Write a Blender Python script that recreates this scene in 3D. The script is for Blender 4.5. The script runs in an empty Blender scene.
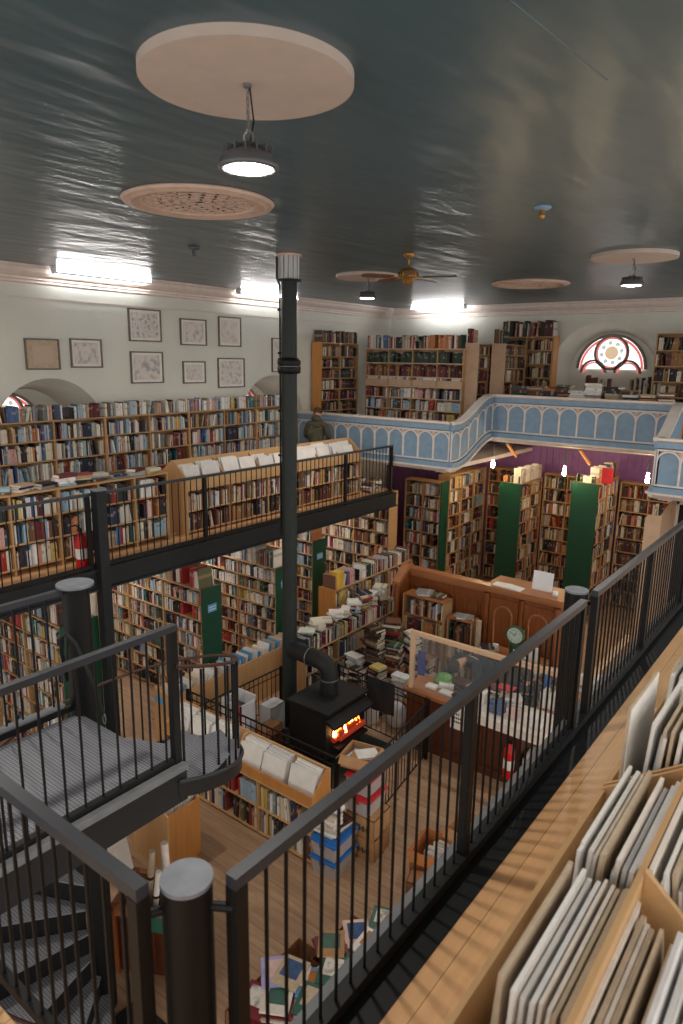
import bpy, bmesh, math, random
from mathutils import Vector, Matrix
from mathutils.bvhtree import BVHTree
random.seed(7)
R_ = random.Random(11)
SC = bpy.context.scene
COL = SC.collection
PI = math.pi

# ------------------------------------------------------------------ camera frame
RC = ((0.7917, -0.1450, 0.5935), (0.6108, 0.1639, -0.7747), (0.0150, 0.9758, 0.2183))
FPX = 683.0


def ray(px, py):
    v = ((px - 341.5) / FPX, -(py - 512.0) / FPX, -1.0)
    return Vector([sum(RC[i][k] * v[k] for k in range(3)) for i in range(3)])


def Pz(px, py, z):
    d = ray(px, py); return d * (z / d.z)


def Px(px, py, x):
    d = ray(px, py); return d * (x / d.x)


def Py(px, py, y):
    d = ray(px, py); return d * (y / d.y)


def proj(p):
    c = [sum(RC[i][k] * p[i] for i in range(3)) for k in range(3)]
    if c[2] > -0.05:
        return None
    return (341.5 + FPX * c[0] / -c[2], 512.0 - FPX * c[1] / -c[2], -c[2])


# levels of the place (eye at the origin)
ZC = 1.297; ZF = -2.6; ZG = -5.3; XL = -10.3; YB = 15.45; XR = 1.62

# ------------------------------------------------------------------ materials
MATS = {}


def nodes(name):
    m = bpy.data.materials.new(name); m.use_nodes = True
    nt = m.node_tree; b = nt.nodes.get('Principled BSDF')
    return m, nt, b


def srgb(r, g, b):
    f = lambda c: c / 12.92 if c <= 0.04045 else ((c + 0.055) / 1.055) ** 2.4
    return (f(r / 255), f(g / 255), f(b / 255), 1)


def mat(name, rgb, rough=0.6, metal=0.0, var=0.12, scale=8.0, bump=0.0, stretch=None, emit=None, spec=None):
    if name in MATS:
        return MATS[name]
    m, nt, b = nodes(name)
    c = srgb(*rgb)
    b.inputs['Roughness'].default_value = rough
    b.inputs['Metallic'].default_value = metal
    if spec is not None:
        b.inputs['Specular IOR Level'].default_value = spec
    geo = nt.nodes.new('ShaderNodeNewGeometry')
    mp = nt.nodes.new('ShaderNodeMapping')
    if stretch:
        mp.inputs['Scale'].default_value = stretch
    nt.links.new(geo.outputs['Position'], mp.inputs['Vector'])
    n = nt.nodes.new('ShaderNodeTexNoise'); n.inputs['Scale'].default_value = scale; n.inputs['Detail'].default_value = 4
    nt.links.new(mp.outputs['Vector'], n.inputs['Vector'])
    rp = nt.nodes.new('ShaderNodeValToRGB')
    lo = tuple(max(0, x * (1 - 1.6 * var)) for x in c[:3]) + (1,)
    hi = tuple(min(1, x * (1 + 1.2 * var)) for x in c[:3]) + (1,)
    rp.color_ramp.elements[0].position = 0.3; rp.color_ramp.elements[0].color = lo
    rp.color_ramp.elements[1].position = 0.7; rp.color_ramp.elements[1].color = hi
    nt.links.new(n.outputs['Fac'], rp.inputs['Fac'])
    nt.links.new(rp.outputs['Color'], b.inputs['Base Color'])
    if bump:
        bp = nt.nodes.new('ShaderNodeBump'); bp.inputs['Strength'].default_value = bump; bp.inputs['Distance'].default_value = 0.02
        nt.links.new(n.outputs['Fac'], bp.inputs['Height']); nt.links.new(bp.outputs['Normal'], b.inputs['Normal'])
    if emit:
        b.inputs['Emission Color'].default_value = c
        b.inputs['Emission Strength'].default_value = emit
    MATS[name] = m
    return m


def wood(name, rgb, axis, rough=0.5, var=0.3, plank=None, length=2.2, knots=False):
    """grain stretched along axis (0 x, 1 y, 2 z); optional plank seams of width plank"""
    m, nt, b = nodes(name)
    c = srgb(*rgb)
    b.inputs['Roughness'].default_value = rough
    geo = nt.nodes.new('ShaderNodeNewGeometry')
    mp = nt.nodes.new('ShaderNodeMapping')
    s = [14.0, 14.0, 14.0]; s[axis] = 1.1
    mp.inputs['Scale'].default_value = s
    nt.links.new(geo.outputs['Position'], mp.inputs['Vector'])
    n = nt.nodes.new('ShaderNodeTexNoise'); n.inputs['Scale'].default_value = 1.6; n.inputs['Detail'].default_value = 6
    n.inputs['Roughness'].default_value = 0.65
    nt.links.new(mp.outputs['Vector'], n.inputs['Vector'])
    rp = nt.nodes.new('ShaderNodeValToRGB')
    rp.color_ramp.elements[0].position = 0.28; rp.color_ramp.elements[0].color = tuple(x * (1 - var) for x in c[:3]) + (1,)
    rp.color_ramp.elements[1].position = 0.75; rp.color_ramp.elements[1].color = tuple(min(1, x * (1 + var * .7)) for x in c[:3]) + (1,)
    nt.links.new(n.outputs['Fac'], rp.inputs['Fac'])
    out = rp.outputs['Color']
    if knots:
        v = nt.nodes.new('ShaderNodeTexVoronoi'); v.inputs['Scale'].default_value = 3.6
        nt.links.new(geo.outputs['Position'], v.inputs['Vector'])
        kr = nt.nodes.new('ShaderNodeValToRGB')
        kr.color_ramp.elements[0].position = 0.035; kr.color_ramp.elements[0].color = (0.28, 0.2, 0.14, 1)
        kr.color_ramp.elements[1].position = 0.075; kr.color_ramp.elements[1].color = (1, 1, 1, 1)
        nt.links.new(v.outputs['Distance'], kr.inputs['Fac'])
        mk = nt.nodes.new('ShaderNodeMix'); mk.data_type = 'RGBA'; mk.blend_type = 'MULTIPLY'; mk.inputs[0].default_value = 1
        nt.links.new(out, mk.inputs[6]); nt.links.new(kr.outputs['Color'], mk.inputs[7])
        out = mk.outputs[2]
    if plank:
        br = nt.nodes.new('ShaderNodeTexBrick')
        br.inputs['Scale'].default_value = 1.0
        br.inputs['Brick Width'].default_value = length; br.inputs['Row Height'].default_value = plank
        br.inputs['Mortar Size'].default_value = 0.0025; br.inputs['Mortar Smooth'].default_value = 0.2
        br.inputs['Color1'].default_value = (1.0, 1.0, 1.0, 1); br.inputs['Color2'].default_value = (0.84, 0.82, 0.8, 1)
        br.inputs['Mortar'].default_value = (0.4, 0.33, 0.26, 1)
        m2 = nt.nodes.new('ShaderNodeMapping')
        if axis == 1:
            m2.inputs['Rotation'].default_value = (0, 0, PI / 2)
        nt.links.new(geo.outputs['Position'], m2.inputs['Vector']); nt.links.new(m2.outputs['Vector'], br.inputs['Vector'])
        mx = nt.nodes.new('ShaderNodeMix'); mx.data_type = 'RGBA'; mx.blend_type = 'MULTIPLY'; mx.inputs[0].default_value = 0.9
        nt.links.new(out, mx.inputs[6]); nt.links.new(br.outputs['Color'], mx.inputs[7])
        out = mx.outputs[2]
    nt.links.new(out, b.inputs['Base Color'])
    MATS[name] = m
    return m


def emitter(name, rgb, strength):
    m, nt, b = nodes(name)
    b.inputs['Base Color'].default_value = srgb(*rgb)
    b.inputs['Emission Color'].default_value = srgb(*rgb)
    b.inputs['Emission Strength'].default_value = strength
    MATS[name] = m
    return m


def glass(name, rgb, alpha, rough=0.05):
    m, nt, b = nodes(name)
    b.inputs['Base Color'].default_value = srgb(*rgb)
    b.inputs['Roughness'].default_value = rough
    b.inputs['Alpha'].default_value = alpha
    MATS[name] = m
    return m


def ceiling_mat():
    m, nt, b = nodes('ceiling_paint')
    geo = nt.nodes.new('ShaderNodeNewGeometry')
    mp = nt.nodes.new('ShaderNodeMapping'); mp.inputs['Scale'].default_value = (1.9, 0.6, 1)
    mp.inputs['Rotation'].default_value = (0, 0, math.radians(20))
    nt.links.new(geo.outputs['Position'], mp.inputs['Vector'])
    n = nt.nodes.new('ShaderNodeTexNoise'); n.inputs['Scale'].default_value = 1.5; n.inputs['Detail'].default_value = 2.5
    n.inputs['Roughness'].default_value = 0.55
    nt.links.new(mp.outputs['Vector'], n.inputs['Vector'])
    bp = nt.nodes.new('ShaderNodeBump'); bp.inputs['Strength'].default_value = 0.42; bp.inputs['Distance'].default_value = 0.06
    nt.links.new(n.outputs['Fac'], bp.inputs['Height']); nt.links.new(bp.outputs['Normal'], b.inputs['Normal'])
    rp = nt.nodes.new('ShaderNodeValToRGB')
    rp.color_ramp.elements[0].color = srgb(62, 86, 96); rp.color_ramp.elements[1].color = srgb(68, 92, 102)
    nt.links.new(n.outputs['Fac'], rp.inputs['Fac']); nt.links.new(rp.outputs['Color'], b.inputs['Base Color'])
    b.inputs['Roughness'].default_value = 0.32
    b.inputs['Specular IOR Level'].default_value = 0.5
    return m


def chequer_mat():
    m, nt, b = nodes('chequer_plate')
    geo = nt.nodes.new('ShaderNodeNewGeometry')
    mp = nt.nodes.new('ShaderNodeMapping'); mp.inputs['Rotation'].default_value = (0, 0, math.radians(45)); mp.inputs['Scale'].default_value = (1, 1, 1)
    nt.links.new(geo.outputs['Position'], mp.inputs['Vector'])
    ch = nt.nodes.new('ShaderNodeTexChecker'); ch.inputs['Scale'].default_value = 62
    ch.inputs['Color1'].default_value = srgb(150, 152, 160); ch.inputs['Color2'].default_value = srgb(104, 106, 114)
    nt.links.new(mp.outputs['Vector'], ch.inputs['Vector'])
    n = nt.nodes.new('ShaderNodeTexNoise'); n.inputs['Scale'].default_value = 3
    nt.links.new(geo.outputs['Position'], n.inputs['Vector'])
    mx = nt.nodes.new('ShaderNodeMix'); mx.data_type = 'RGBA'; mx.blend_type = 'MULTIPLY'; mx.inputs[0].default_value = 0.5
    nt.links.new(ch.outputs['Color'], mx.inputs[6]); nt.links.new(n.outputs['Color'], mx.inputs[7])
    nt.links.new(ch.outputs['Color'], b.inputs['Base Color'])
    bp = nt.nodes.new('ShaderNodeBump'); bp.inputs['Strength'].default_value = 0.5; bp.inputs['Distance'].default_value = 0.004
    nt.links.new(ch.outputs['Fac'], bp.inputs['Height']); nt.links.new(bp.outputs['Normal'], b.inputs['Normal'])
    b.inputs['Roughness'].default_value = 0.5; b.inputs['Metallic'].default_value = 0.25
    return m


def book_mat():
    """cover colour from the book's own attribute, title label from its UV (u = book, v = height on the spine)"""
    m, nt, b = nodes('book_cloth_and_paper')
    at = nt.nodes.new('ShaderNodeAttribute'); at.attribute_name = 'col'
    uv = nt.nodes.new('ShaderNodeUVMap'); uv.uv_map = 'spine'
    sp = nt.nodes.new('ShaderNodeSeparateXYZ'); nt.links.new(uv.outputs['UV'], sp.inputs['Vector'])

    def mth(op, a, bb=None):
        k = nt.nodes.new('ShaderNodeMath'); k.operation = op
        for i, v in enumerate((a, bb)):
            if v is None: continue
            if isinstance(v, (int, float)): k.inputs[i].default_value = v
            else: nt.links.new(v, k.inputs[i])
        return k.outputs[0]
    u, v = sp.outputs['X'], sp.outputs['Y']
    c0 = mth('ADD', mth('MULTIPLY', u, 0.45), 0.35)               # label centre between .35 and .8
    near = mth('LESS_THAN', mth('ABSOLUTE', mth('SUBTRACT', v, c0)), 0.085)
    has = mth('MULTIPLY', mth('GREATER_THAN', u, 0.35), mth('GREATER_THAN', v, 0.02))
    f = mth('MULTIPLY', mth('MULTIPLY', near, has), 0.38)
    u7 = mth('FRACT', mth('MULTIPLY', u, 7.31))
    lab = nt.nodes.new('ShaderNodeValToRGB'); lab.color_ramp.interpolation = 'CONSTANT'
    e = lab.color_ramp.elements
    e[0].position = 0; e[0].color = srgb(206, 198, 182)
    e[1].position = 0.45; e[1].color = srgb(40, 34, 34)
    for p, cc in ((0.65, (150, 42, 36)), (0.78, (190, 160, 96)), (0.9, (48, 66, 98))):
        k = e.new(p); k.color = srgb(*cc)
    nt.links.new(u7, lab.inputs['Fac'])
    mx = nt.nodes.new('ShaderNodeMix'); mx.data_type = 'RGBA'
    nt.links.new(f, mx.inputs[0]); nt.links.new(at.outputs['Color'], mx.inputs[6]); nt.links.new(lab.outputs['Color'], mx.inputs[7])
    nt.links.new(mx.outputs[2], b.inputs['Base Color'])
    b.inputs['Roughness'].default_value = 0.55
    return m


def print_mat(name, paper, ink, seed, scale=9.0, dens=0.5):
    """a map or engraving: faint drawn contours on paper"""
    m, nt, b = nodes(name)
    geo = nt.nodes.new('ShaderNodeNewGeometry')
    mp = nt.nodes.new('ShaderNodeMapping'); mp.inputs['Location'].default_value = (seed, seed * 2.3, seed * .7)
    nt.links.new(geo.outputs['Position'], mp.inputs['Vector'])
    n = nt.nodes.new('ShaderNodeTexNoise'); n.inputs['Scale'].default_value = scale; n.inputs['Detail'].default_value = 6
    nt.links.new(mp.outputs['Vector'], n.inputs['Vector'])
    rp = nt.nodes.new('ShaderNodeValToRGB')
    rp.color_ramp.elements[0].position = dens - .12; rp.color_ramp.elements[0].color = srgb(*ink)
    rp.color_ramp.elements[1].position = dens + .06; rp.color_ramp.elements[1].color = srgb(*paper)
    nt.links.new(n.outputs['Fac'], rp.inputs['Fac']); nt.links.new(rp.outputs['Color'], b.inputs['Base Color'])
    b.inputs['Roughness'].default_value = 0.7
    return m


M = {}
M['wall'] = mat('pale_green_plaster', (222, 222, 212), 0.8, var=0.04, scale=1.2)
M['cornice'] = mat('pinkish_white_plaster', (226, 212, 204), 0.7, var=0.04)
M['purple'] = mat('purple_paint', (128, 84, 142), 0.6, var=0.08)
M['ceil'] = ceiling_mat()
M['floor'] = wood('old_floorboards', (192, 158, 126), 0, 0.55, 0.28, plank=0.17, length=3.1, knots=True)
M['gfloor'] = wood('gallery_floorboards', (238, 190, 138), 1, 0.38, 0.12, plank=0.14, length=2.6, knots=True)
M['ply'] = wood('pale_plywood', (204, 160, 110), 2, 0.55, 0.14)
M['plyx'] = wood('pale_plywood_across', (206, 164, 114), 1, 0.55, 0.14)
M['pine'] = wood('pine_shelving', (190, 150, 104), 1, 0.55, 0.18)
M['pinex'] = wood('pine_shelving_long', (190, 148, 102), 0, 0.55, 0.18)
M['orange'] = wood('orange_pine', (196, 134, 70), 2, 0.5, 0.18)
M['oak'] = wood('varnished_oak', (142, 80, 40), 2, 0.35, 0.3)
M['oakx'] = wood('varnished_oak_rail', (168, 108, 66), 0, 0.4, 0.25)
M['mahog'] = wood('dark_red_wood', (92, 48, 30), 2, 0.4, 0.3)
M['lightwood'] = wood('bare_softwood', (218, 184, 150), 0, 0.6, 0.1)
M['steel'] = mat('black_painted_steel', (17, 17, 18), 0.5, 0.0, 0.1, spec=.3)
M['rail'] = mat('worn_dark_steel_rail', (50, 54, 61), 0.42, 0.15, 0.1, scale=4)
M['cap'] = mat('grey_steel_cap', (126, 131, 140), 0.5, 0.1, 0.12, scale=12)
M['beam'] = mat('dark_grey_beam', (30, 33, 36), 0.5, 0.0, 0.1, spec=.3)
M['lip'] = mat('light_grey_floor_edge', (120, 124, 128), 0.55, 0.0, 0.1)
M['plate'] = chequer_mat()
M['flue'] = mat('flue_charcoal', (40, 47, 45), 0.5, 0.0, 0.08, spec=.3)
M['stove'] = mat('cast_iron_black', (29, 29, 31), 0.55, 0.0, 0.15, scale=5, spec=.35)
M['blue'] = mat('balcony_blue', (128, 156, 180), 0.55, 0, 0.06)
M['bluew'] = mat('balcony_white', (222, 212, 204), 0.55, 0, 0.05)
M['green'] = mat('dark_green_paint', (14, 68, 46), 0.5, 0, 0.08, scale=2)
M['disc'] = mat('white_disc_board', (190, 176, 166), 0.7, 0, 0.03)
M['rose'] = mat('ceiling_rose_pink', (206, 180, 164), 0.6, 0, 0.06)
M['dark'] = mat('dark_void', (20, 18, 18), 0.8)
M['brass'] = mat('aged_brass', (176, 136, 74), 0.35, 0.7, 0.15)
M['walnut'] = wood('fan_blade_walnut', (110, 70, 44), 0, 0.45, 0.2)
M['lampgrey'] = mat('lamp_housing_grey', (92, 94, 98), 0.4, 0.3, 0.08)
M['chain'] = mat('chain_steel', (140, 140, 142), 0.35, 0.8, 0.05)
M['glow'] = emitter('lit_lamp_lens', (255, 244, 232), 230.0)
M['tube'] = emitter('lit_fluorescent_tube', (250, 246, 244), 45.0)
M['bulb'] = emitter('lit_bulb', (255, 226, 178), 130.0)
M['day'] = emitter('daylit_glass', (244, 246, 246), 1.1)
M['redglass'] = emitter('red_stained_glass', (232, 126, 122), .4)
M['tanglass'] = emitter('tan_painted_glass', (226, 196, 160), .42)
M['greenglass'] = emitter('sage_painted_glass', (196, 208, 198), .42)
M['lead'] = mat('grey_window_tracery', (150, 140, 136), 0.7)
M['fire'] = emitter('flame', (255, 120, 40), 5.0)
M['fire2'] = emitter('flame_core', (255, 190, 110), 8.0)
M['hotlog'] = emitter('glowing_log', (150, 44, 20), .3)
M['ember'] = mat('charred_log', (62, 36, 24), 0.9, 0, 0.3)
M['paper'] = mat('white_paper', (236, 232, 226), 0.75, 0, 0.04)
M['mount'] = mat('cream_mount_board', (232, 222, 210), 0.75, 0, 0.06, scale=20)
M['mount2'] = mat('grey_white_mount_board', (222, 220, 218), 0.75, 0, 0.05, scale=20)
M['mount3'] = mat('tan_mount_board', (196, 176, 150), 0.75, 0, 0.08, scale=20)
M['card'] = mat('brown_cardboard', (184, 140, 96), 0.8, 0, 0.08)
M['cardd'] = mat('dark_brown_cardboard', (150, 104, 66), 0.8, 0, 0.08)
M['cardo'] = mat('orange_cardboard', (190, 118, 62), 0.8, 0, 0.08)
M['blueplastic'] = mat('blue_lid_plastic', (36, 110, 190), 0.4, 0, 0.04)
M['redplastic'] = mat('red_lid_plastic', (198, 42, 50), 0.4, 0, 0.04)
M['redpaint'] = mat('extinguisher_red', (206, 30, 32), 0.35, 0, 0.04)
M['clear'] = mat('cloudy_plastic', (178, 172, 170), 0.35, 0, 0.06)
M['whiteplastic'] = mat('white_board', (222, 224, 228), 0.5, 0, 0.03)
M['skin'] = mat('skin', (206, 156, 128), 0.55, 0, 0.06)
M['hairb'] = mat('brown_hair', (82, 54, 38), 0.7, 0, 0.3, scale=60)
M['haird'] = mat('dark_hair', (38, 30, 28), 0.6, 0, 0.3, scale=60)
M['olive'] = mat('olive_jacket_cloth', (84, 80, 62), 0.85, 0, 0.15, scale=14)
M['navy'] = mat('navy_jacket_cloth', (40, 46, 60), 0.85, 0, 0.15, scale=14)
M['blackcloth'] = mat('black_cloth', (34, 34, 36), 0.85, 0, 0.2, scale=14)
M['denim'] = mat('blue_denim', (66, 92, 132), 0.85, 0, 0.15, scale=20)
M['greencloth'] = mat('bright_green_cloth', (112, 170, 96), 0.8, 0, 0.12)
M['bluebag'] = mat('deep_blue_cloth', (44, 52, 130), 0.7, 0, 0.1)
M['label'] = mat('blue_shelf_label', (96, 160, 206), 0.5, 0, 0.03)
M['ink'] = mat('printed_ink', (44, 44, 50), 0.7)
M['clockface'] = mat('clock_face', (214, 232, 218), 0.5, 0, 0.02)
M['clockrim'] = mat('green_clock_rim', (58, 88, 64), 0.4)
M['leather'] = mat('brown_leather', (70, 40, 32), 0.6)
M['frame'] = mat('dark_picture_frame', (112, 102, 94), 0.5, 0, 0.1)
M['glasspane'] = glass('clear_screen', (210, 220, 220), 0.06)
M['cage'] = glass('corrugated_glass', (226, 228, 230), 0.7, 0.25)
M['tan'] = mat('tan_partition', (196, 164, 136), 0.7, 0, 0.05)
M['magred'] = mat('magazine_red', (122, 38, 46), 0.4); M['maggreen'] = mat('magazine_green', (52, 98, 84), 0.4)
M['magpink'] = mat('magazine_pink', (226, 192, 184), 0.4); M['maglilac'] = mat('lilac_plastic', (176, 168, 214), 0.4)
M['book'] = book_mat()


# ------------------------------------------------------------------ mesh builder
class MB:
    def __init__(self):
        self.v = []; self.f = []; self.sm = []

    def add(self, vs, fs, smooth=False):
        k = len(self.v)
        self.v += [tuple(p) for p in vs]
        self.f += [tuple(i + k for i in f) for f in fs]
        self.sm += [smooth] * len(fs)
        return self

    def box(self, x0, x1, y0, y1, z0, z1, mx=None, bev=0.0):
        if x0 > x1: x0, x1 = x1, x0
        if y0 > y1: y0, y1 = y1, y0
        if z0 > z1: z0, z1 = z1, z0
        if bev:
            bm = bmesh.new(); bmesh.ops.create_cube(bm, size=1)
            for w in bm.verts:
                w.co = Vector(((x0 + x1) / 2 + w.co.x * (x1 - x0), (y0 + y1) / 2 + w.co.y * (y1 - y0), (z0 + z1) / 2 + w.co.z * (z1 - z0)))
            bmesh.ops.bevel(bm, geom=bm.edges[:], offset=min(bev, .45 * min(x1 - x0, y1 - y0, z1 - z0)), segments=2, affect='EDGES', profile=.6)
            bm.verts.index_update()
            vs = [w.co.copy() for w in bm.verts]; fs = [[w.index for w in f.verts] for f in bm.faces]
            bm.free()
        else:
            vs = [Vector((x, y, z)) for z in (z0, z1) for y in (y0, y1) for x in (x0, x1)]
            fs = [(0, 2, 3, 1), (4, 5, 7, 6), (0, 1, 5, 4), (2, 6, 7, 3), (0, 4, 6, 2), (1, 3, 7, 5)]
        if mx: vs = [mx @ p for p in vs]
        return self.add(vs, fs)

    def prism(self, poly, fn, a, b):
        """extrude 2-D polygon; fn(u, v, t) -> point; from t=a to t=b"""
        n = len(poly)
        vs = [fn(u, v, a) for u, v in poly] + [fn(u, v, b) for u, v in poly]
        fs = [tuple(range(n))[::-1], tuple(range(n, 2 * n))] + [(i, (i + 1) % n, n + (i + 1) % n, n + i) for i in range(n)]
        return self.add(vs, fs)

    def tube(self, pts, r, n=8, caps=True, closed=False, flat=None):
        pts = [Vector(p) for p in pts]; L = len(pts); vs = []; fs = []
        rr = r if isinstance(r, (list, tuple)) else [r] * L
        up = None
        for i, p in enumerate(pts):
            if closed: t = (pts[(i + 1) % L] - pts[i - 1]).normalized()
            else: t = (pts[min(i + 1, L - 1)] - pts[max(i - 1, 0)]).normalized()
            if up is None:
                up = Vector((0, 0, 1)) if abs(t.z) < .9 else Vector((0, 1, 0))
            a = t.cross(up).normalized(); up = a.cross(t).normalized()
            for k in range(n):
                q = 2 * PI * k / n
                sx, sy = (1, 1) if flat is None else flat
                vs.append(p + a * math.cos(q) * rr[i] * sx + up * math.sin(q) * rr[i] * sy)
        for i in range(L if closed else L - 1):
            j = (i + 1) % L
            for k in range(n):
                fs.append((i * n + k, i * n + (k + 1) % n, j * n + (k + 1) % n, j * n + k))
        self.add(vs, fs, True)
        if caps and not closed:
            self.add(vs[:n], [tuple(range(n))[::-1]]); self.add(vs[-n:], [tuple(range(n))])
        return self

    def cyl(self, p, r, z0, z1, n=24, r2=None):
        x, y = p[0], p[1]; r2 = r if r2 is None else r2
        vs = [(x + r * math.cos(2 * PI * k / n), y + r * math.sin(2 * PI * k / n), z0) for k in range(n)] + \
             [(x + r2 * math.cos(2 * PI * k / n), y + r2 * math.sin(2 * PI * k / n), z1) for k in range(n)]
        self.add(vs, [(k, (k + 1) % n, n + (k + 1) % n, n + k) for k in range(n)], True)
        self.add(vs[:n], [tuple(range(n))[::-1]]); self.add(vs[n:], [tuple(range(n))])
        return self

    def lathe(self, c, prof, n=28):
        """prof: (r, z) list around vertical axis through c"""
        vs = []; fs = []
        for r, z in prof:
            for k in range(n):
                q = 2 * PI * k / n
                vs.append((c[0] + r * math.cos(q), c[1] + r * math.sin(q), z))
        for i in range(len(prof) - 1):
            for k in range(n):
                fs.append((i * n + k, i * n + (k + 1) % n, (i + 1) * n + (k + 1) % n, (i + 1) * n + k))
        return self.add(vs, fs, True)

    def ball(self, c, r, n=12, sz=(1, 1, 1)):
        prof = []
        for i in range(n + 1):
            a = PI * i / n - PI / 2
            prof.append((max(1e-4, r * math.cos(a)), r * math.sin(a)))
        vs = []; fs = []; m = n * 2
        for rr, z in prof:
            for k in range(m):
                q = 2 * PI * k / m
                vs.append((c[0] + rr * math.cos(q) * sz[0], c[1] + rr * math.sin(q) * sz[1], c[2] + z * sz[2]))
        for i in range(n):
            for k in range(m):
                fs.append((i * m + k, i * m + (k + 1) % m, (i + 1) * m + (k + 1) % m, (i + 1) * m + k))
        return self.add(vs, fs, True)

    def build(self, name, material, parent=None, origin=None):
        me = bpy.data.meshes.new(name)
        if origin is None:
            xs = [p[0] for p in self.v]; ys = [p[1] for p in self.v]; zs = [p[2] for p in self.v]
            origin = ((min(xs) + max(xs)) / 2, (min(ys) + max(ys)) / 2, min(zs))
        o0 = Vector(origin)
        me.from_pydata([tuple(Vector(p) - o0) for p in self.v], [], self.f)
        me.polygons.foreach_set('use_smooth', self.sm)
        me.materials.append(material)
        me.update()
        o = bpy.data.objects.new(name, me); COL.objects.link(o)
        if parent is not None:
            o.parent = parent
            q = parent; base = Vector((0, 0, 0))
            while q is not None:
                base += q.location; q = q.parent
            o.location = o0 - base
        else:
            o.location = o0
        return o


def tag(o, label, cat, group=None):
    o['label'] = label; o['category'] = cat
    if group: o['group'] = group
    return o


def thing(name, label, cat, loc, group=None):
    o = bpy.data.objects.new(name, None); o.empty_display_size = .1
    o.location = loc; COL.objects.link(o)
    return tag(o, label, cat, group)


def struct(name, mb, m, parent=None):
    o = mb.build(name, m, parent)
    if parent is None: o['kind'] = 'structure'
    return o


def BX(*a, **k):
    return MB().box(*a, **k)


def rotz(c, a):
    return Matrix.Translation(Vector(c)) @ Matrix.Rotation(a, 4, 'Z')
# ================================================================== THE SETTING
Y0 = -2.5

struct('floor', BX(XL - .3, XR, Y0, YB + .3, ZG - .1, ZG), M['floor'])
struct('ceiling', BX(XL - .3, XR, Y0, YB + .3, ZC, ZC + .12), M['ceil'])


def wall_with_arches(name, fn, u0, u1, v0, v1, arches, m, windows, depth=.55):
    """fn(u, v, d): d = distance outwards through the wall. arches: (uc, vc, r, sill)"""
    mb = MB(); cur = u0
    for (uc, vc, r, sill) in arches:
        a, b = uc - r, uc + r
        mb.add([fn(cur, v0, 0), fn(a, v0, 0), fn(a, v1, 0), fn(cur, v1, 0)], [(0, 1, 2, 3)])
        mb.add([fn(a, v0, 0), fn(b, v0, 0), fn(b, sill, 0), fn(a, sill, 0)], [(0, 1, 2, 3)])
        n = 28
        arc = [(uc - r * math.cos(PI * i / n), vc + r * math.sin(PI * i / n)) for i in range(n + 1)]
        for i in range(n):
            (ua, va), (ub, vb) = arc[i], arc[i + 1]
            mb.add([fn(ua, va, 0), fn(ub, vb, 0), fn(ub, v1, 0), fn(ua, v1, 0)], [(0, 1, 2, 3)])
        out = [(a, sill)] + arc + [(b, sill)]
        for i in range(len(out) - 1):                              # splayed reveal
            (ua, va), (ub, vb) = out[i], out[i + 1]
            s = .8
            pa = (uc + (ua - uc) * s, vc + (va - vc) * s); pb = (uc + (ub - uc) * s, vc + (vb - vc) * s)
            mb.add([fn(ua, va, 0), fn(ub, vb, 0), fn(pb[0], pb[1], depth), fn(pa[0], pa[1], depth)], [(0, 1, 2, 3)], True)
        mb.add([fn(a, sill, 0), fn(b, sill, 0), fn(uc + r * .8, vc + (sill - vc) * .8, depth), fn(uc - r * .8, vc + (sill - vc) * .8, depth)], [(0, 1, 2, 3)])
        mb.add([fn(uc + (p[0] - uc) * .8, vc + (p[1] - vc) * .8, depth) for p in out], [tuple(range(len(out)))])
        cur = b
    mb.add([fn(cur, v0, 0), fn(u1, v0, 0), fn(u1, v1, 0), fn(cur, v1, 0)], [(0, 1, 2, 3)])
    ob = mb.build(name, m); ob['kind'] = 'structure'
    return ob


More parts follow.
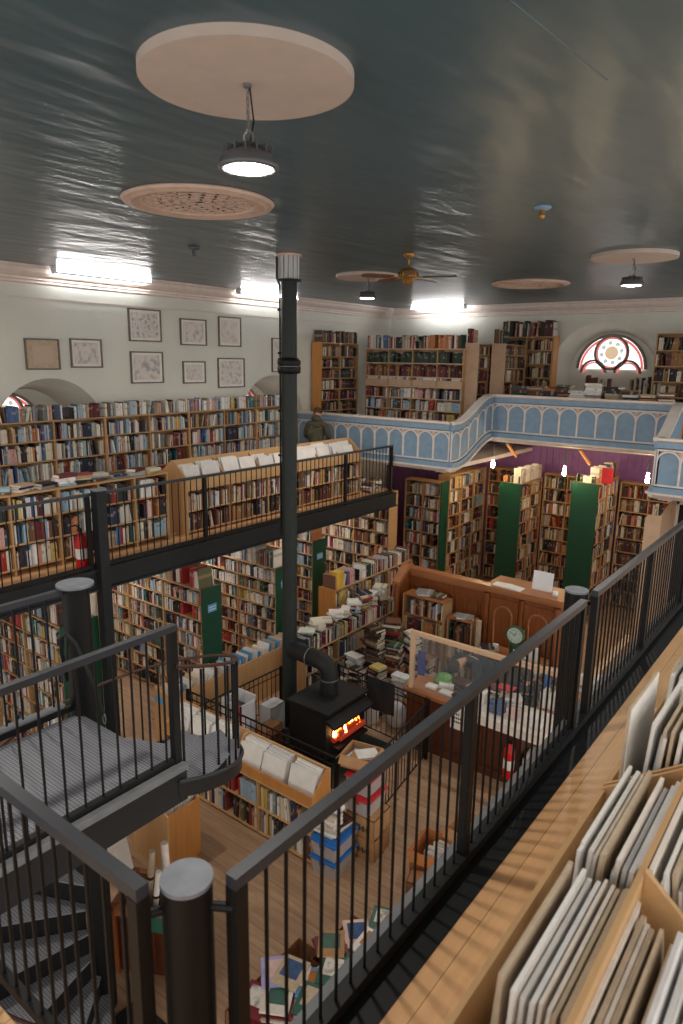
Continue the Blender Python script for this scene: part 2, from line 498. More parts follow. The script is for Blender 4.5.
def arch_window(name, fn, uc, vc, r, d):
    """round-headed stained window on the back of the niche at depth d: wheel of glass between two side lights"""
    def disc(cu, cv, rr, dd, n=36):
        mb = MB(); vs = [fn(cu + rr * math.cos(2 * PI * k / n), cv + rr * math.sin(2 * PI * k / n), dd) for k in range(n)]
        return mb.add(vs, [tuple(range(n))])

    def ring(cu, cv, ra, rb, da, db, a0=0, a1=2 * PI, n=40):
        mb = MB(); vs = []; fs = []
        for k in range(n + 1):
            q = a0 + (a1 - a0) * k / n
            for rr, dd in ((ra, da), (ra, db), (rb, db), (rb, da)):
                vs.append(fn(cu + rr * math.cos(q), cv + rr * math.sin(q), dd))
        for k in range(n):
            for j in range(4):
                fs.append((k * 4 + j, k * 4 + (j + 1) % 4, (k + 1) * 4 + (j + 1) % 4, (k + 1) * 4 + j))
        return mb.add(vs, fs, True)
    n = 40
    half = [fn(uc - r * math.cos(PI * i / n), vc + r * math.sin(PI * i / n), d - .02) for i in range(n + 1)]
    w = struct(name, ring(uc, vc, r * .95, r * 1.02, d - .06, d, 0, PI), M['lead'])
    MB().add(half, [tuple(range(n + 1))]).build('pane', M['day'], w)
    cy = vc + r * .47
    ring(uc, vc, r * .86, r * .93, d - .05, d - .025, 0, PI).build('border_glass', M['redglass'], w)
    disc(uc, cy, r * .46, d - .045).build('wheel_pane', M['day'], w)
    ring(uc, cy, r * .40, r * .45, d - .06, d - .046).build('wheel_border_glass', M['redglass'], w)
    ring(uc, cy, r * .45, r * .51, d - .1, d - .03).build('wheel_tracery', M['lead'], w)
    disc(uc, cy, r * .2, d - .06).build('painted_centre', M['tanglass'], w)
    mb = MB()
    for k in range(8):
        q = 2 * PI * k / 8 + .2
        c = (uc + r * .29 * math.cos(q), cy + r * .29 * math.sin(q)); m_ = 10
        mb.add([fn(c[0] + r * .07 * math.cos(2 * PI * i / m_), c[1] + r * .07 * math.sin(2 * PI * i / m_), d - .062) for i in range(m_)], [tuple(range(m_))])
    mb.build('painted_petals', M['greenglass'], w)
    for s in (-1, 1):                                             # small arches below the wheel
        ring(uc + s * r * .5, vc - r * .12, r * .33, r * .39, d - .1, d - .03, 0, PI).build('lower_tracery', M['lead'], w)
        ring(uc + s * r * .5, vc - r * .12, r * .27, r * .32, d - .06, d - .03, 0, PI).build('lower_border_glass', M['redglass'], w)
    return w


fL = lambda u, v, d: (XL - d, u, v)
fB = lambda u, v, d: (u, YB + d, v)
ARL = [(5.85, -1.34, .98, -1.7), (10.95, -1.34, .98, -1.7)]
ARB = [(-4.73, -.32, 1.22, -.75)]
wall_with_arches('wall_left', fL, Y0, YB, ZG, ZC, ARL, M['wall'], None, .85)
wall_with_arches('wall_back', fB, XL, XR, -1.66, ZC, ARB, M['wall'], None)
arch_window('window_1', fB, -4.75, -.12, .74, .55)
arch_window('window_2', fL, 5.5, -1.2, .6, .85)
arch_window('window_3', fL, 10.75, -1.2, .6, .85)

pb = MB().box(XL, XR, YB, YB + .12, ZG, -1.66)
for i in range(80):                                               # matchboard battens
    x = XL + .1 + i * .15
    if x < XR: pb.box(x, x + .012, YB - .012, YB, ZG, -1.66)
struct('wall_back', pb, M['purple'])

# cornices: profile swept along the wall, and a thin picture rail
prof = [(0, 0), (.20, 0), (.20, -.035), (.165, -.05), (.15, -.1), (.09, -.15), (.05, -.165), (.05, -.2), (.03, -.21), (.03, -.245), (0, -.26)]
struct('trim_1', MB().prism(prof, lambda u, v, t: (XL + u, t, ZC + v), Y0, YB), M['cornice'])
struct('trim_2', MB().prism(prof, lambda u, v, t: (t, YB - u, ZC + v), XL, XR), M['cornice'])
struct('trim_3', BX(XL, XL + .018, Y0, YB, .83, .845), M['cornice'])
# join strip across the ceiling paper
a, b = Pz(508, 0, ZC), Pz(606, 80, ZC)
struct('trim_4', MB().tube([a, b], .006, 6, flat=(1.5, .5)), M['ceil'])

# gallery decks
struct('floor', BX(XL, -7.36, Y0, 11.42, ZF - .06, ZF), M['gfloor'])
struct('floor', BX(-1.21, XR, Y0, YB, ZF - .06, ZF), M['gfloor'])
struct('floor', BX(-3.3, -1.21, Y0, .98, ZF - .06, ZF), M['gfloor'])
struct('ceiling', BX(XL, -7.4, Y0, 11.42, ZF - .1, ZF - .062), M['wall'])
struct('ceiling', BX(-1.3, XR, Y0, YB, ZF - .1, ZF - .062), M['wall'])
bm_ = MB().box(-7.40, -7.32, Y0, 11.35, ZF - .24, ZF - .02).box(-7.42, -7.30, Y0, 11.35, ZF - .02, ZF + .012).box(-7.44, -7.28, Y0, 11.35, ZF - .26, ZF - .235)
struct('trim_5', bm_, M['beam'])
struct('trim_6', MB().box(-1.40, -1.30, 1.0, 13.0, ZF - .24, ZF - .03).box(-1.44, -1.21, 1.0, 13.0, ZF - .03, ZF + .004), M['beam'])
struct('trim_7', MB().box(-1.40, -1.33, 1.24, 13.0, ZF + .03, ZF + .085), M['beam'])
struct('trim_8', MB().box(-1.475, -1.40, 1.0, 13.0, ZF - .03, ZF + .03), M['lip'])
struct('baseboard_left', BX(XL, XL + .02, Y0, YB, ZG, ZG + .16), M['bluew'])

# upper gallery decks behind the blue fronts (raked: the sides lower than the middle)
YL, YR_ = 11.4, 13.0
ZTL, ZTR = -1.115, -.643
XSL, XSR = -6.2, -2.55
HB = .97
struct('floor', BX(XL, XSL, YL + .06, YB, ZTL - .92, ZTL - .84), M['bluew'])
struct('floor', BX(XSL, XSR, YR_ + .06, YB, ZTR - .92, ZTR - .84), M['bluew'])
struct('floor', BX(XSR, XR, YL + .06, YB, ZTL - .92, ZTL - .84), M['bluew'])

# ------------------------------------------------------------------ blue gallery fronts
def smooth(t):
    t = max(0, min(1, t)); return t * t * (3 - 2 * t)


def balcony(label, path, ztop, narch, flip=1):
    """path(s) -> (x, y, nx, ny) for s in 0..1 with outward normal; ztop(s)"""
    N = max(8, narch * 6)
    t = thing('balcony_front', label, 'balcony', (path(.5)[0], path(.5)[1], ztop(.5) - HB))

    def sweep(prof, smooth_=False):
        mb = MB(); vs = []; fs = []; k = len(prof)
        for i in range(N + 1):
            s = i / N; x, y, nx, ny = path(s); z = ztop(s)
            for d, h in prof: vs.append((x + nx * d, y + ny * d, z + h))
        for i in range(N):
            for j in range(k):
                fs.append((i * k + j, i * k + (j + 1) % k, (i + 1) * k + (j + 1) % k, (i + 1) * k + j))
        mb.add(vs, fs)
        mb.add(vs[:k], [tuple(range(k))[::-1]]); mb.add(vs[-k:], [tuple(range(k))])
        return mb
    sweep([(0, -.02), (0, -.86), (-.06, -.86), (-.06, -.02)]).build('face_board', M['blue'], t)
    sweep([(.07, 0), (.07, -.035), (.04, -.06), (-.1, -.06), (-.1, 0)]).build('top_rail', M['bluew'], t)
    sweep([(.045, -.062), (.045, -.15), (.0, -.175), (.0, -.062)]).build('upper_fascia', M['blue'], t)
    sweep([(.025, -.725), (.025, -.75), (0, -.75), (0, -.725)]).build('sill_strip', M['bluew'], t)
    sweep([(.05, -.77), (.05, -.855), (0, -.86), (0, -.765)]).build('lower_fascia', M['blue'], t)
    sweep([(.1, -.855), (.1, -.885), (.06, -.9), (.045, -.93), (-.02, -.95), (-.1, -.955), (-.1, -.97), (-.3, -.97), (-.3, -.92), (-.06, -.86), (.02, -.855)]).build('lower_cornice', M['bluew'], t)
    # arcade of raised white strips with filled spandrels
    mb = MB()
    L = math.hypot(path(1)[0] - path(0)[0], path(1)[1] - path(0)[1])
    w = L / narch; hw = .017; top = -.19; rad = w / 2 - hw

    def P(u, h, d):
        s = u / L; x, y, nx, ny = path(s); return (x + nx * d, y + ny * d, ztop(s) + h)
    for i in range(narch + 1):
        u = i * w
        a, b = max(0, u - hw), min(L, u + hw)
        mb.add([P(a, -.73, .02), P(b, -.73, .02), P(b, top, .02), P(a, top, .02), P(a, -.73, 0), P(b, -.73, 0), P(b, top, 0), P(a, top, 0)],
               [(0, 1, 2, 3), (1, 5, 6, 2), (4, 0, 3, 7)])
    for i in range(narch):
        uc = (i + .5) * w; n = 12
        for k in range(n):
            q0, q1 = PI * k / n, PI * (k + 1) / n
            pts = []
            for rr in (rad, rad + .03):
                for q in (q0, q1):
                    pts.append((uc - rr * math.cos(q), min(top, top - .03 - rad + rr * math.sin(q))))
            (a, b, c, d) = pts
            cl = lambda p: (min(max(p[0], uc - w / 2), uc + w / 2), p[1])
            a, b, c, d = cl(a), cl(b), cl(c), cl(d)
            mb.add([P(a[0], a[1], .022), P(b[0], b[1], .022), P(d[0], d[1], .022), P(c[0], c[1], .022), P(a[0], a[1], 0), P(b[0], b[1], 0)],
                   [(0, 1, 2, 3), (4, 5, 1, 0)])
    mb.add([P(0, top + .02, .022), P(L, top + .02, .022), P(L, top - .012, .022), P(0, top - .012, .022)], [(0, 1, 2, 3)]) if ztop(0) == ztop(1) else None
    mb.build('arch_tracery', M['bluew'], t)
    for i in range(narch + 1):
        u = i * w; q = .07
        if u - q < 0 or u + q > L: continue
        MB().add([P(u - q * .7, top - .018, .024), P(u + q * .7, top - .018, .024), P(u, top - .1, .024)], [(0, 1, 2)]).build('spandrel_panel', M['rose'], t)
    return t


flat = lambda v: (lambda s: v)
balcony('blue panelled gallery front beyond the left walkway, lower than the middle one',
        lambda s: (XL + (XSL - XL) * s, YL, 0, -1), flat(ZTL), 12)
balcony('blue panelled gallery front curving upwards between the left and middle fronts',
        lambda s: (XSL + .02 + .06 * s, YL + .01 + (YR_ - YL) * s, 1, 0), lambda s: ZTL + (ZTR - ZTL) * smooth((s - .1) / .85), 5)
balcony('blue panelled gallery front in the middle under the stained window',
        lambda s: (XSL + .08 + (XSR - XSL - .16) * s, YR_, 0, -1), flat(ZTR), 10)
balcony('blue gallery front sweeping downwards at the right edge of the middle front',
        lambda s: (XSR - .08 + .06 * s, YR_ - (YR_ - YL) * s, -1, 0), lambda s: ZTR + (ZTL - ZTR) * smooth((s - .05) / .85), 5)
balcony('blue panelled gallery front at the far right, nearest the walkway railing',
        lambda s: (XSR + (XR - XSR) * s, YL, 0, -1), flat(ZTL), 12)

# ------------------------------------------------------------------ ceiling fittings
LAMP = [(-2.54, 2.54, 163, 250), (-6.60, 9.20, 297, 362), (-2.57, 9.15, 283, 630), (-6.60, 2.50, 0, 0)]  # last lamp hangs out of view, added with its disc for more light
dl = ['big round white ceiling disc over the nearest hanging lamp', 'round white ceiling disc half hidden behind the brass fan', 'round white ceiling disc at the right above a small lamp', 'round white ceiling disc over the added lamp beyond the left edge of the picture']
ll = ['brightly lit round hanging lamp on a chain under the biggest disc', 'small lit hanging lamp in front of the disc behind the fan', 'lit hanging lamp on a chain at the right of the ceiling', 'added unseen lit hanging lamp beyond the left edge of the picture']
for (x, y, py, px), a_, b_ in zip(LAMP, dl, ll):
    d = thing('ceiling_disc', a_, 'ceiling disc', (x, y, ZC - .035), 'round ceiling discs')
    MB().cyl((x, y), .5, ZC - .045, ZC, 72).build('board', M['disc'], d)
    MB().cyl((x, y), .02, ZC - .06, ZC - .045, 16).build('ceiling_hook', M['chain'], d)
    z = {0: .895, 1: .96, 2: .95, 3: .895}[LAMP.index((x, y, py, px))]
    t = thing('pendant_lamp', b_, 'lamp', (x, y, z - .02), 'round hanging lamps')
    MB().lathe((x, y), [(.001, z + .1), (.05, z + .1), (.06, z + .075), (.115, z + .055), (.135, z + .03), (.145, z + .005), (.145, z - .012), (.115, z - .014), (.115, z)], 36).build('housing', M['lampgrey'], t)
    MB().lathe((x, y), [(.001, z - .016), (.08, z - .016), (.113, z - .008)], 36).build('lens', M['glow'], t)
    fin = MB()
    for k in range(14):
        q = 2 * PI * k / 14
        fin.box(.05, .12, -.003, .003, z + .035, z + .085, mx=rotz((x, y, 0), q))
    fin.build('cooling_fins', M['lampgrey'], t)
    MB().tube([(x - .03, y, z + .1), (x - .03, y, z + .14), (x, y, z + .17), (x + .03, y, z + .14), (x + .03, y, z + .1)], .005, 6).build('hanger_bracket', M['chain'], t)
    ch = MB(); zz = z + .17; i = 0
    while zz < ZC - .06:
        r = .011; pts = []
        for k in range(10):
            q = 2 * PI * k / 10
            a = math.cos(q) * r * .6; b = math.sin(q) * r * 1.7
            pts.append((x + (a if i % 2 else 0), y + (0 if i % 2 else a), zz + b))
        ch.tube(pts, .003, 5, closed=True); zz += .028; i += 1
    ch.build('chain', M['chain'], t)
    MB().tube([(x, y + .012, ZC - .04), (x + .018, y + .02, (ZC + z) / 2), (x + .03, y + .01, z + .2), (x + .01, y, z + .09)], .004, 6).build('power_cord', M['steel'], t)

for (x, y), lb in (((-4.80, 4.2), 'ornate round pink ceiling vent with pierced foliage, beside the biggest disc'),
                   ((-4.85, 11.45), 'round pink ceiling vent far back between the fan and right disc')):
    t = thing('ceiling_vent', lb, 'vent', (x, y, ZC - .05), 'ornate ceiling vents')
    MB().lathe((x, y), [(.62, ZC), (.64, ZC - .012), (.62, ZC - .035), (.59, ZC - .03), (.57, ZC - .045), (.545, ZC - .05), (.52, ZC - .03), (.5, ZC - .034), (.47, ZC - .03), (.455, ZC - .012), (.455, ZC)], 64).build('moulded_rim', M['rose'], t)
    MB().cyl((x, y), .46, ZC - .004, ZC - .001, 48).build('dark_backing', M['dark'], t)
    g = MB()
    for r_, n_ in ((.1, 6), (.19, 11), (.28, 16), (.37, 21), (.43, 26)):
        for k in range(n_):
            q = 2 * PI * (k + .5 * (n_ % 2)) / n_
            c = (x + r_ * math.cos(q), y + r_ * math.sin(q))
            pts = [(c[0] + .036 * math.cos(2 * PI * j / 8) * (1 + .25 * math.sin(3 * q)), c[1] + .036 * math.sin(2 * PI * j / 8), ZC - .012) for j in range(8)]
            g.tube(pts, .008, 5, closed=True)
    for r_ in (.05, .145, .235, .325, .4, .45):
        g.tube([(x + r_ * math.cos(2 * PI * j / 40), y + r_ * math.sin(2 * PI * j / 40), ZC - .01) for j in range(40)], .006, 5, closed=True)
    g.build('foliage_grille', M['rose'], t)

for (x, y), lb in (((-2.47, 5.97), 'small pale blue smoke detector on the ceiling right of the fan'),
                   ((-6.78, 5.83), 'small dark ceiling fitting near the fluorescent tube at the left')):
    t = thing('smoke_detector', lb, 'detector', (x, y, ZC - .11))
    MB().lathe((x, y), [(.001, ZC), (.07, ZC), (.075, ZC - .012), (.06, ZC - .03), (.001, ZC - .032)], 24).build('base', M['blue'] if x > -4 else M['lampgrey'], t)
    MB().lathe((x, y), [(.02, ZC - .03), (.018, ZC - .06), (.028, ZC - .07), (.022, ZC - .1), (.001, ZC - .105)], 16).build('sensor_head', M['brass'] if x > -4 else M['lampgrey'], t)

# fluorescent battens; those under the left walkway are unseen, added to brighten the aisle
for (p, q), lb in (((Vector((-10.02, 5.9, 0)), Vector((-10.02, 7.65, 0))), 'long lit fluorescent tube at the left above the framed maps'),
                   ((Vector((-10.02, 9.71, 0)), Vector((-10.02, 11.4, 0))), 'lit fluorescent tube behind the tall black flue pole'),
                   ((Vector((-9.35, 14.9, 0)), Vector((-7.88, 14.9, 0))), 'lit fluorescent tube on the back wall beneath the brass fan')) + tuple(
                   ((Vector((-8.85, yq, ZF - .105 - ZC)), Vector((-8.85, yq + 1.2, ZF - .105 - ZC))), 'added unseen fluorescent tube under the left walkway lighting the %s green-ended bookcase' % nm_) for yq, nm_ in ((4.9, 'first'), (6.75, 'second'), (8.35, 'third'), (9.9, 'farthest'))):
    zo = p.z; ZC_ = ZC; ZC = ZC + zo; p = p - Vector((0, 0, zo)); q = q - Vector((0, 0, zo)); c = (p + q) / 2
    t = thing('fluorescent_light', lb, 'light', (c.x, c.y, ZC - .1), 'fluorescent tubes')
    d = (q - p).normalized(); L = (q - p).length; a = math.atan2(d.y, d.x)
    mx = rotz((c.x, c.y, 0), a)
    (MB().box(-L / 2, L / 2, -.035, .035, ZC - .1, ZC - .075, mx=mx) if zo > -1 else MB().box(-L / 2, L / 2, -.045, -.005, ZC - .075, ZC - .002, mx=mx)).build('batten', M['whiteplastic'], t)
    MB().tube([p + Vector((-d.y, d.x, 0)) * (.025 if zo < -1 else 0) + Vector((0, 0, ZC - (.055 if zo < -1 else .048))) + d * .03, q + Vector((-d.y, d.x, 0)) * (.025 if zo < -1 else 0) + Vector((0, 0, ZC - (.055 if zo < -1 else .048))) - d * .03], .02, 12).build('tube', M['tube'], t)
    for s in (-1, 1):
        MB().box(s * L / 2 - .025, s * L / 2 + .025, -.045, .05, ZC - .1, ZC - .002, mx=mx).build('end_cap', M['whiteplastic'], t)
    ZC = ZC_

# ceiling fan
x, y = -4.83, 7.60
t = thing('ceiling_fan', 'brass ceiling fan with brown blades in the middle of the ceiling', 'fan', (x, y, .9))
MB().lathe((x, y), [(.001, ZC), (.07, ZC), (.075, ZC - .02), (.03, ZC - .06), (.012, ZC - .07), (.012, ZC - .17), (.03, ZC - .18)], 24).build('ceiling_mount', M['brass'], t)
MB().lathe((x, y), [(.02, ZC - .17), (.09, ZC - .19), (.12, ZC - .215), (.125, ZC - .225), (.125, ZC - .28), (.1, ZC - .3), (.07, ZC - .31), (.06, ZC - .36), (.04, ZC - .38), (.001, ZC - .385)], 28).build('motor', M['brass'], t)
vent_ = MB()
for k in range(18):
    vent_.box(.124, .128, -.007, .007, ZC - .275, ZC - .23, mx=rotz((x, y, 0), 2 * PI * k / 18))
vent_.build('motor_slots', M['ember'], t)
for k in range(5):
    q = math.radians(17 + 72 * k)
    mx = rotz((x, y, 0), q)
    bl = MB(); pts = []
    ol = [(.2, -.05), (.3, -.062), (.5, -.07), (.58, -.06), (.61, -.02), (.61, .02), (.58, .06), (.5, .07), (.3, .062), (.2, .05)]
    bl.prism(ol, lambda u, v, w_: mx @ Vector((u, v, ZC - .285 + w_ + v * .2)), -.004, .004)
    bl.build('blade', M['walnut'], t)
    ar = MB().tube([mx @ Vector((.1, 0, ZC - .28)), mx @ Vector((.16, .0, ZC - .292)), mx @ Vector((.24, 0, ZC - .294))], .012, 6, flat=(1.6, .5))
    ar.build('blade_iron', M['brass'], t)

# ------------------------------------------------------------------ framed maps on the left wall
PICS = [(5.48, .24, 6.04, -.23, (176, 150, 132), 'sepia print in a dark frame at the far left of the wall', 1),
        (6.23, .26, 6.8, -.2, (150, 146, 146), 'framed pale print second from the left, beside the sepia one', 0),
        (7.35, .80, 8.03, .25, (128, 126, 130), 'framed grey map above another map, under the tube light', 0),
        (7.35, .08, 8.04, -.47, (140, 138, 140), 'framed print directly below the grey map', 0),
        (8.46, .69, 9.09, .21, (150, 146, 150), 'framed map in the upper row, left of the cream mounted one', 0),
        (8.49, -.08, 9.04, -.49, (160, 156, 158), 'smallest framed print, in the lower row of the wall', 0),
        (9.40, .78, 10.0, .21, (176, 164, 146), 'upright cream print in the upper row next to the pole', 0),
        (9.36, -.01, 10.08, -.59, (150, 146, 148), 'framed map in the lower row next to the pole', 0),
        (10.9, .42, 11.4, -.29, (160, 152, 142), 'framed print half hidden behind the tall flue pole', 0)]
for i, (ya, zt, yb, zb, ink, lb, sep) in enumerate(PICS):
    t = thing('framed_print', lb, 'picture', (XL + .02, (ya + yb) / 2, zb), 'framed maps on the left wall')
    f = MB(); w = .022; x0, x1 = XL + .004, XL + .035
    f.box(x0, x1, ya, yb, zt - w, zt).box(x0, x1, ya, yb, zb, zb + w).box(x0, x1, ya, ya + w, zb + w, zt - w).box(x0, x1, yb - w, yb, zb + w, zt - w)
    f.build('frame', M['frame'], t)
    BX(XL + .006, XL + .016, ya + w, yb - w, zb + w, zt - w).build('mount', M['paper'] if not sep else M['mount3'], t)
    g = .05 if not sep else .1
    BX(XL + .016, XL + .02, ya + w + g, yb - w - g, zb + w + g * .8, zt - w - g * .8).build('map_sheet', print_mat('engraved_sheet_%d' % i, (222, 214, 206) if not sep else (200, 180, 160), tuple(min(255, k_ + 30) for k_ in ink), i * 3.7 + 1, 9 + i % 3 * 4, .46), t)

# ------------------------------------------------------------------ flue pole
x, y = -6.17, 6.87
t = thing('flue_pole', 'tall dark round flue pole rising from stove level to the ceiling', 'pole', (x, y, ZG))
MB().cyl((x, y), .104, ZG, ZC - .3, 32).build('pipe', M['flue'], t)
MB().lathe((x, y), [(.105, -.2), (.15, -.19), (.155, -.12), (.145, -.105), (.145, -.085), (.155, -.07), (.15, -.0), (.105, .01)][::1], 32).build('collar', M['steel'], t)
MB().cyl((x, y), .1555, -.108, -.096, 32).build('collar_band', M['lampgrey'], t)
cg = MB(); n = 48
prof_ = []
vs = []
for k in range(n):
    r = .135 if k % 2 else .123
    q = 2 * PI * k / n
    vs += [(x + r * math.cos(q), y + r * math.sin(q), ZC - .31), (x + r * math.cos(q), y + r * math.sin(q), ZC - .01)]
cg.add(vs, [(2 * k, (2 * k + 2) % (2 * n), (2 * k + 3) % (2 * n), 2 * k + 1) for k in range(n)])
cg.build('heat_shield', M['cage'], t)
cr = MB()
for k in range(14):
    q = 2 * PI * k / 14
    cr.tube([(x + .14 * math.cos(q), y + .14 * math.sin(q), ZC - .31), (x + .14 * math.cos(q), y + .14 * math.sin(q), ZC - .01)], .004, 5)
cr.build('shield_bars', M['lampgrey'], t)
MB().lathe((x, y), [(.105, ZC - .335), (.16, ZC - .33), (.16, ZC - .31), (.105, ZC - .305)], 32).build('shield_flange', M['flue'], t)
MB().lathe((x, y), [(.1, ZC - .03), (.165, ZC - .03), (.165, ZC - .001), (.1, ZC - .001)], 32).build('ceiling_plate', M['rose'], t)
qx, qy = x - .11, y - .06
MB().tube([(qx - .02, qy - .03, ZC - .02), (qx - .02, qy - .03, ZC - .3), (qx + .005, qy, ZC - .38), (qx + .005, qy, -2.4)], .012, 8).build('conduit', M['steel'], t)
for z in (.6, .05, -.7, -1.3):
    BX(qx - .02, qx + .03, qy - .02, qy + .03, z, z + .03).build('conduit_clip', M['steel'], t)
# ================================================================== BOOKS
BOOKS = []
PAL = {
    'cream': (218, 206, 184), 'white': (226, 224, 220), 'tan': (188, 158, 120), 'brown': (118, 76, 48), 'dark brown': (70, 46, 34),
    'dark red': (122, 38, 36), 'red': (190, 46, 44), 'orange': (206, 118, 58), 'yellow': (214, 180, 88), 'navy': (38, 46, 78),
    'blue': (62, 100, 158), 'pale blue': (148, 184, 206), 'teal': (52, 118, 122), 'dark green': (36, 66, 50), 'olive': (108, 104, 66),
    'black': (34, 32, 34), 'grey': (132, 132, 134), 'pink': (214, 158, 150), 'maroon': (86, 34, 40), 'gold brown': (166, 112, 56)}
STY = {
    'mixed': dict(cream=19, white=18, tan=7, brown=6, red=5, orange=4, yellow=3, navy=7, blue=5, black=9, grey=6, teal=3, olive=2, pink=3, **{'dark red': 6, 'pale blue': 7, 'dark green': 4, 'dark brown': 4, 'maroon': 3}),
    'pale': dict(cream=20, white=24, tan=6, red=4, orange=3, navy=6, blue=6, black=9, grey=9, pink=4, yellow=2, teal=3, brown=3, **{'pale blue': 13, 'dark red': 4}),
    'warm': dict(cream=22, white=8, tan=13, brown=9, red=5, orange=9, yellow=4, navy=4, blue=3, black=9, grey=3, olive=3, pink=3, **{'dark red': 8, 'gold brown': 8, 'dark green': 4, 'dark brown': 8, 'maroon': 6, 'pale blue': 2}),
    'old': dict(tan=14, brown=18, cream=14, black=14, maroon=10, olive=5, navy=6, orange=4, red=3, **{'dark brown': 18, 'dark red': 12, 'dark green': 8, 'gold brown': 10}),
    'greenset': {'dark green': 40, 'black': 12, 'teal': 3}, 'maroonset': {'maroon': 40, 'dark red': 20, 'gold brown': 6},
    'papers': dict(white=60, cream=25, grey=6)}


def pick(sty):
    d = STY[sty]; return R_.choices(list(d), list(d.values()))[0]


def add_book(o, a1, a2, a3, t, d, h, cname, where, noun='book'):
    c = [k / 255 for k in PAL[cname]]
    j = R_.uniform(-.06, .05)
    g_ = sum(c) / 3; c = [k * .78 + g_ * .22 for k in c]
    rgb = tuple(max(.02, min(1, k + j + R_.uniform(-.02, .02))) for k in c)
    BOOKS.append(dict(o=Vector(o), a1=a1, a2=a2, a3=a3, t=t, d=d, h=h, col=rgb, name=cname, where=where, u=R_.random(), noun=noun))


def book_row(fn, U, N, u0, u1, z, hmax, dmax, sty, where, fill=.97, tmul=1.0, run=.18, hmin=.74):
    """fn(u, d, z) -> point; U along the row, N into the case"""
    u = u0 + R_.uniform(.002, .02); Z = Vector((0, 0, 1))
    lean = 0; cn = pick(sty); left = 0
    while u < u1 - .02:
        if R_.random() > fill:
            u += R_.uniform(.03, .12); continue
        if left <= 0:
            cn = pick(sty); left = R_.choice([1, 1, 1, 1, 1, 1, 2, 2, 3]) if R_.random() < .93 else R_.randint(3, 7)
            hh = hmax * R_.uniform(hmin, .99); tt = R_.uniform(.011, .036) * tmul; dd = dmax * R_.uniform(.65, .92)
            lean = R_.uniform(.05, .22) * R_.choice((-1, 1)) if R_.random() < run * .5 else R_.uniform(-.015, .015)
        left -= 1
        h = min(hmax * .98, hh * R_.uniform(.95, 1.05)); t = max(.011, tt * R_.uniform(.75, 1.25))
        sl = math.sin(lean); cl = math.cos(lean)
        wdt = t * cl + (abs(sl) * h if left == 0 and abs(lean) > .03 else 0)
        if u + wdt > u1: break
        a1 = (U * cl - Z * sl); a3 = (Z * cl + U * sl)
        off = -sl * 0
        zz = z + (t * sl if sl > 0 else 0) + .001
        uu = u + (abs(sl) * h if (lean < 0 and left == 0 and abs(lean) > .03) else 0) * 0
        add_book(fn(uu if lean >= -.02 else uu, .015 + R_.uniform(0, .018), zz), a1, N, a3, t, dd, h * (cl if abs(lean) > .03 else 1), cn, where)
        u += wdt + .0012
    return


def flat_pile(x, y, z, n, sty, where, ang=0, jit=.25, hh=(.19, .28), dd=(.13, .2), tt=(.015, .045), dec=.0, lead=None):
    Z = Vector((0, 0, 1)); top = z
    for i in range(n):
        a = ang + R_.uniform(-jit, jit)
        A3 = Vector((math.cos(a), math.sin(a), 0)); A2 = Vector((-math.sin(a), math.cos(a), 0))
        h = R_.uniform(*hh) * (1 - dec * i); d = R_.uniform(*dd) * (1 - dec * i); t = R_.uniform(*tt)
        c = Vector((x + R_.uniform(-.015, .015), y + R_.uniform(-.015, .015), top + .0008))
        # lying: spine along A3, thickness up, fore-edge away from the viewer
        add_book(c - A3 * h / 2 - A2 * d / 2, Z, A2, A3, t, d, h, pick(sty) if lead is None or i < n - 1 else lead, where)
        top += t + .001
    return top


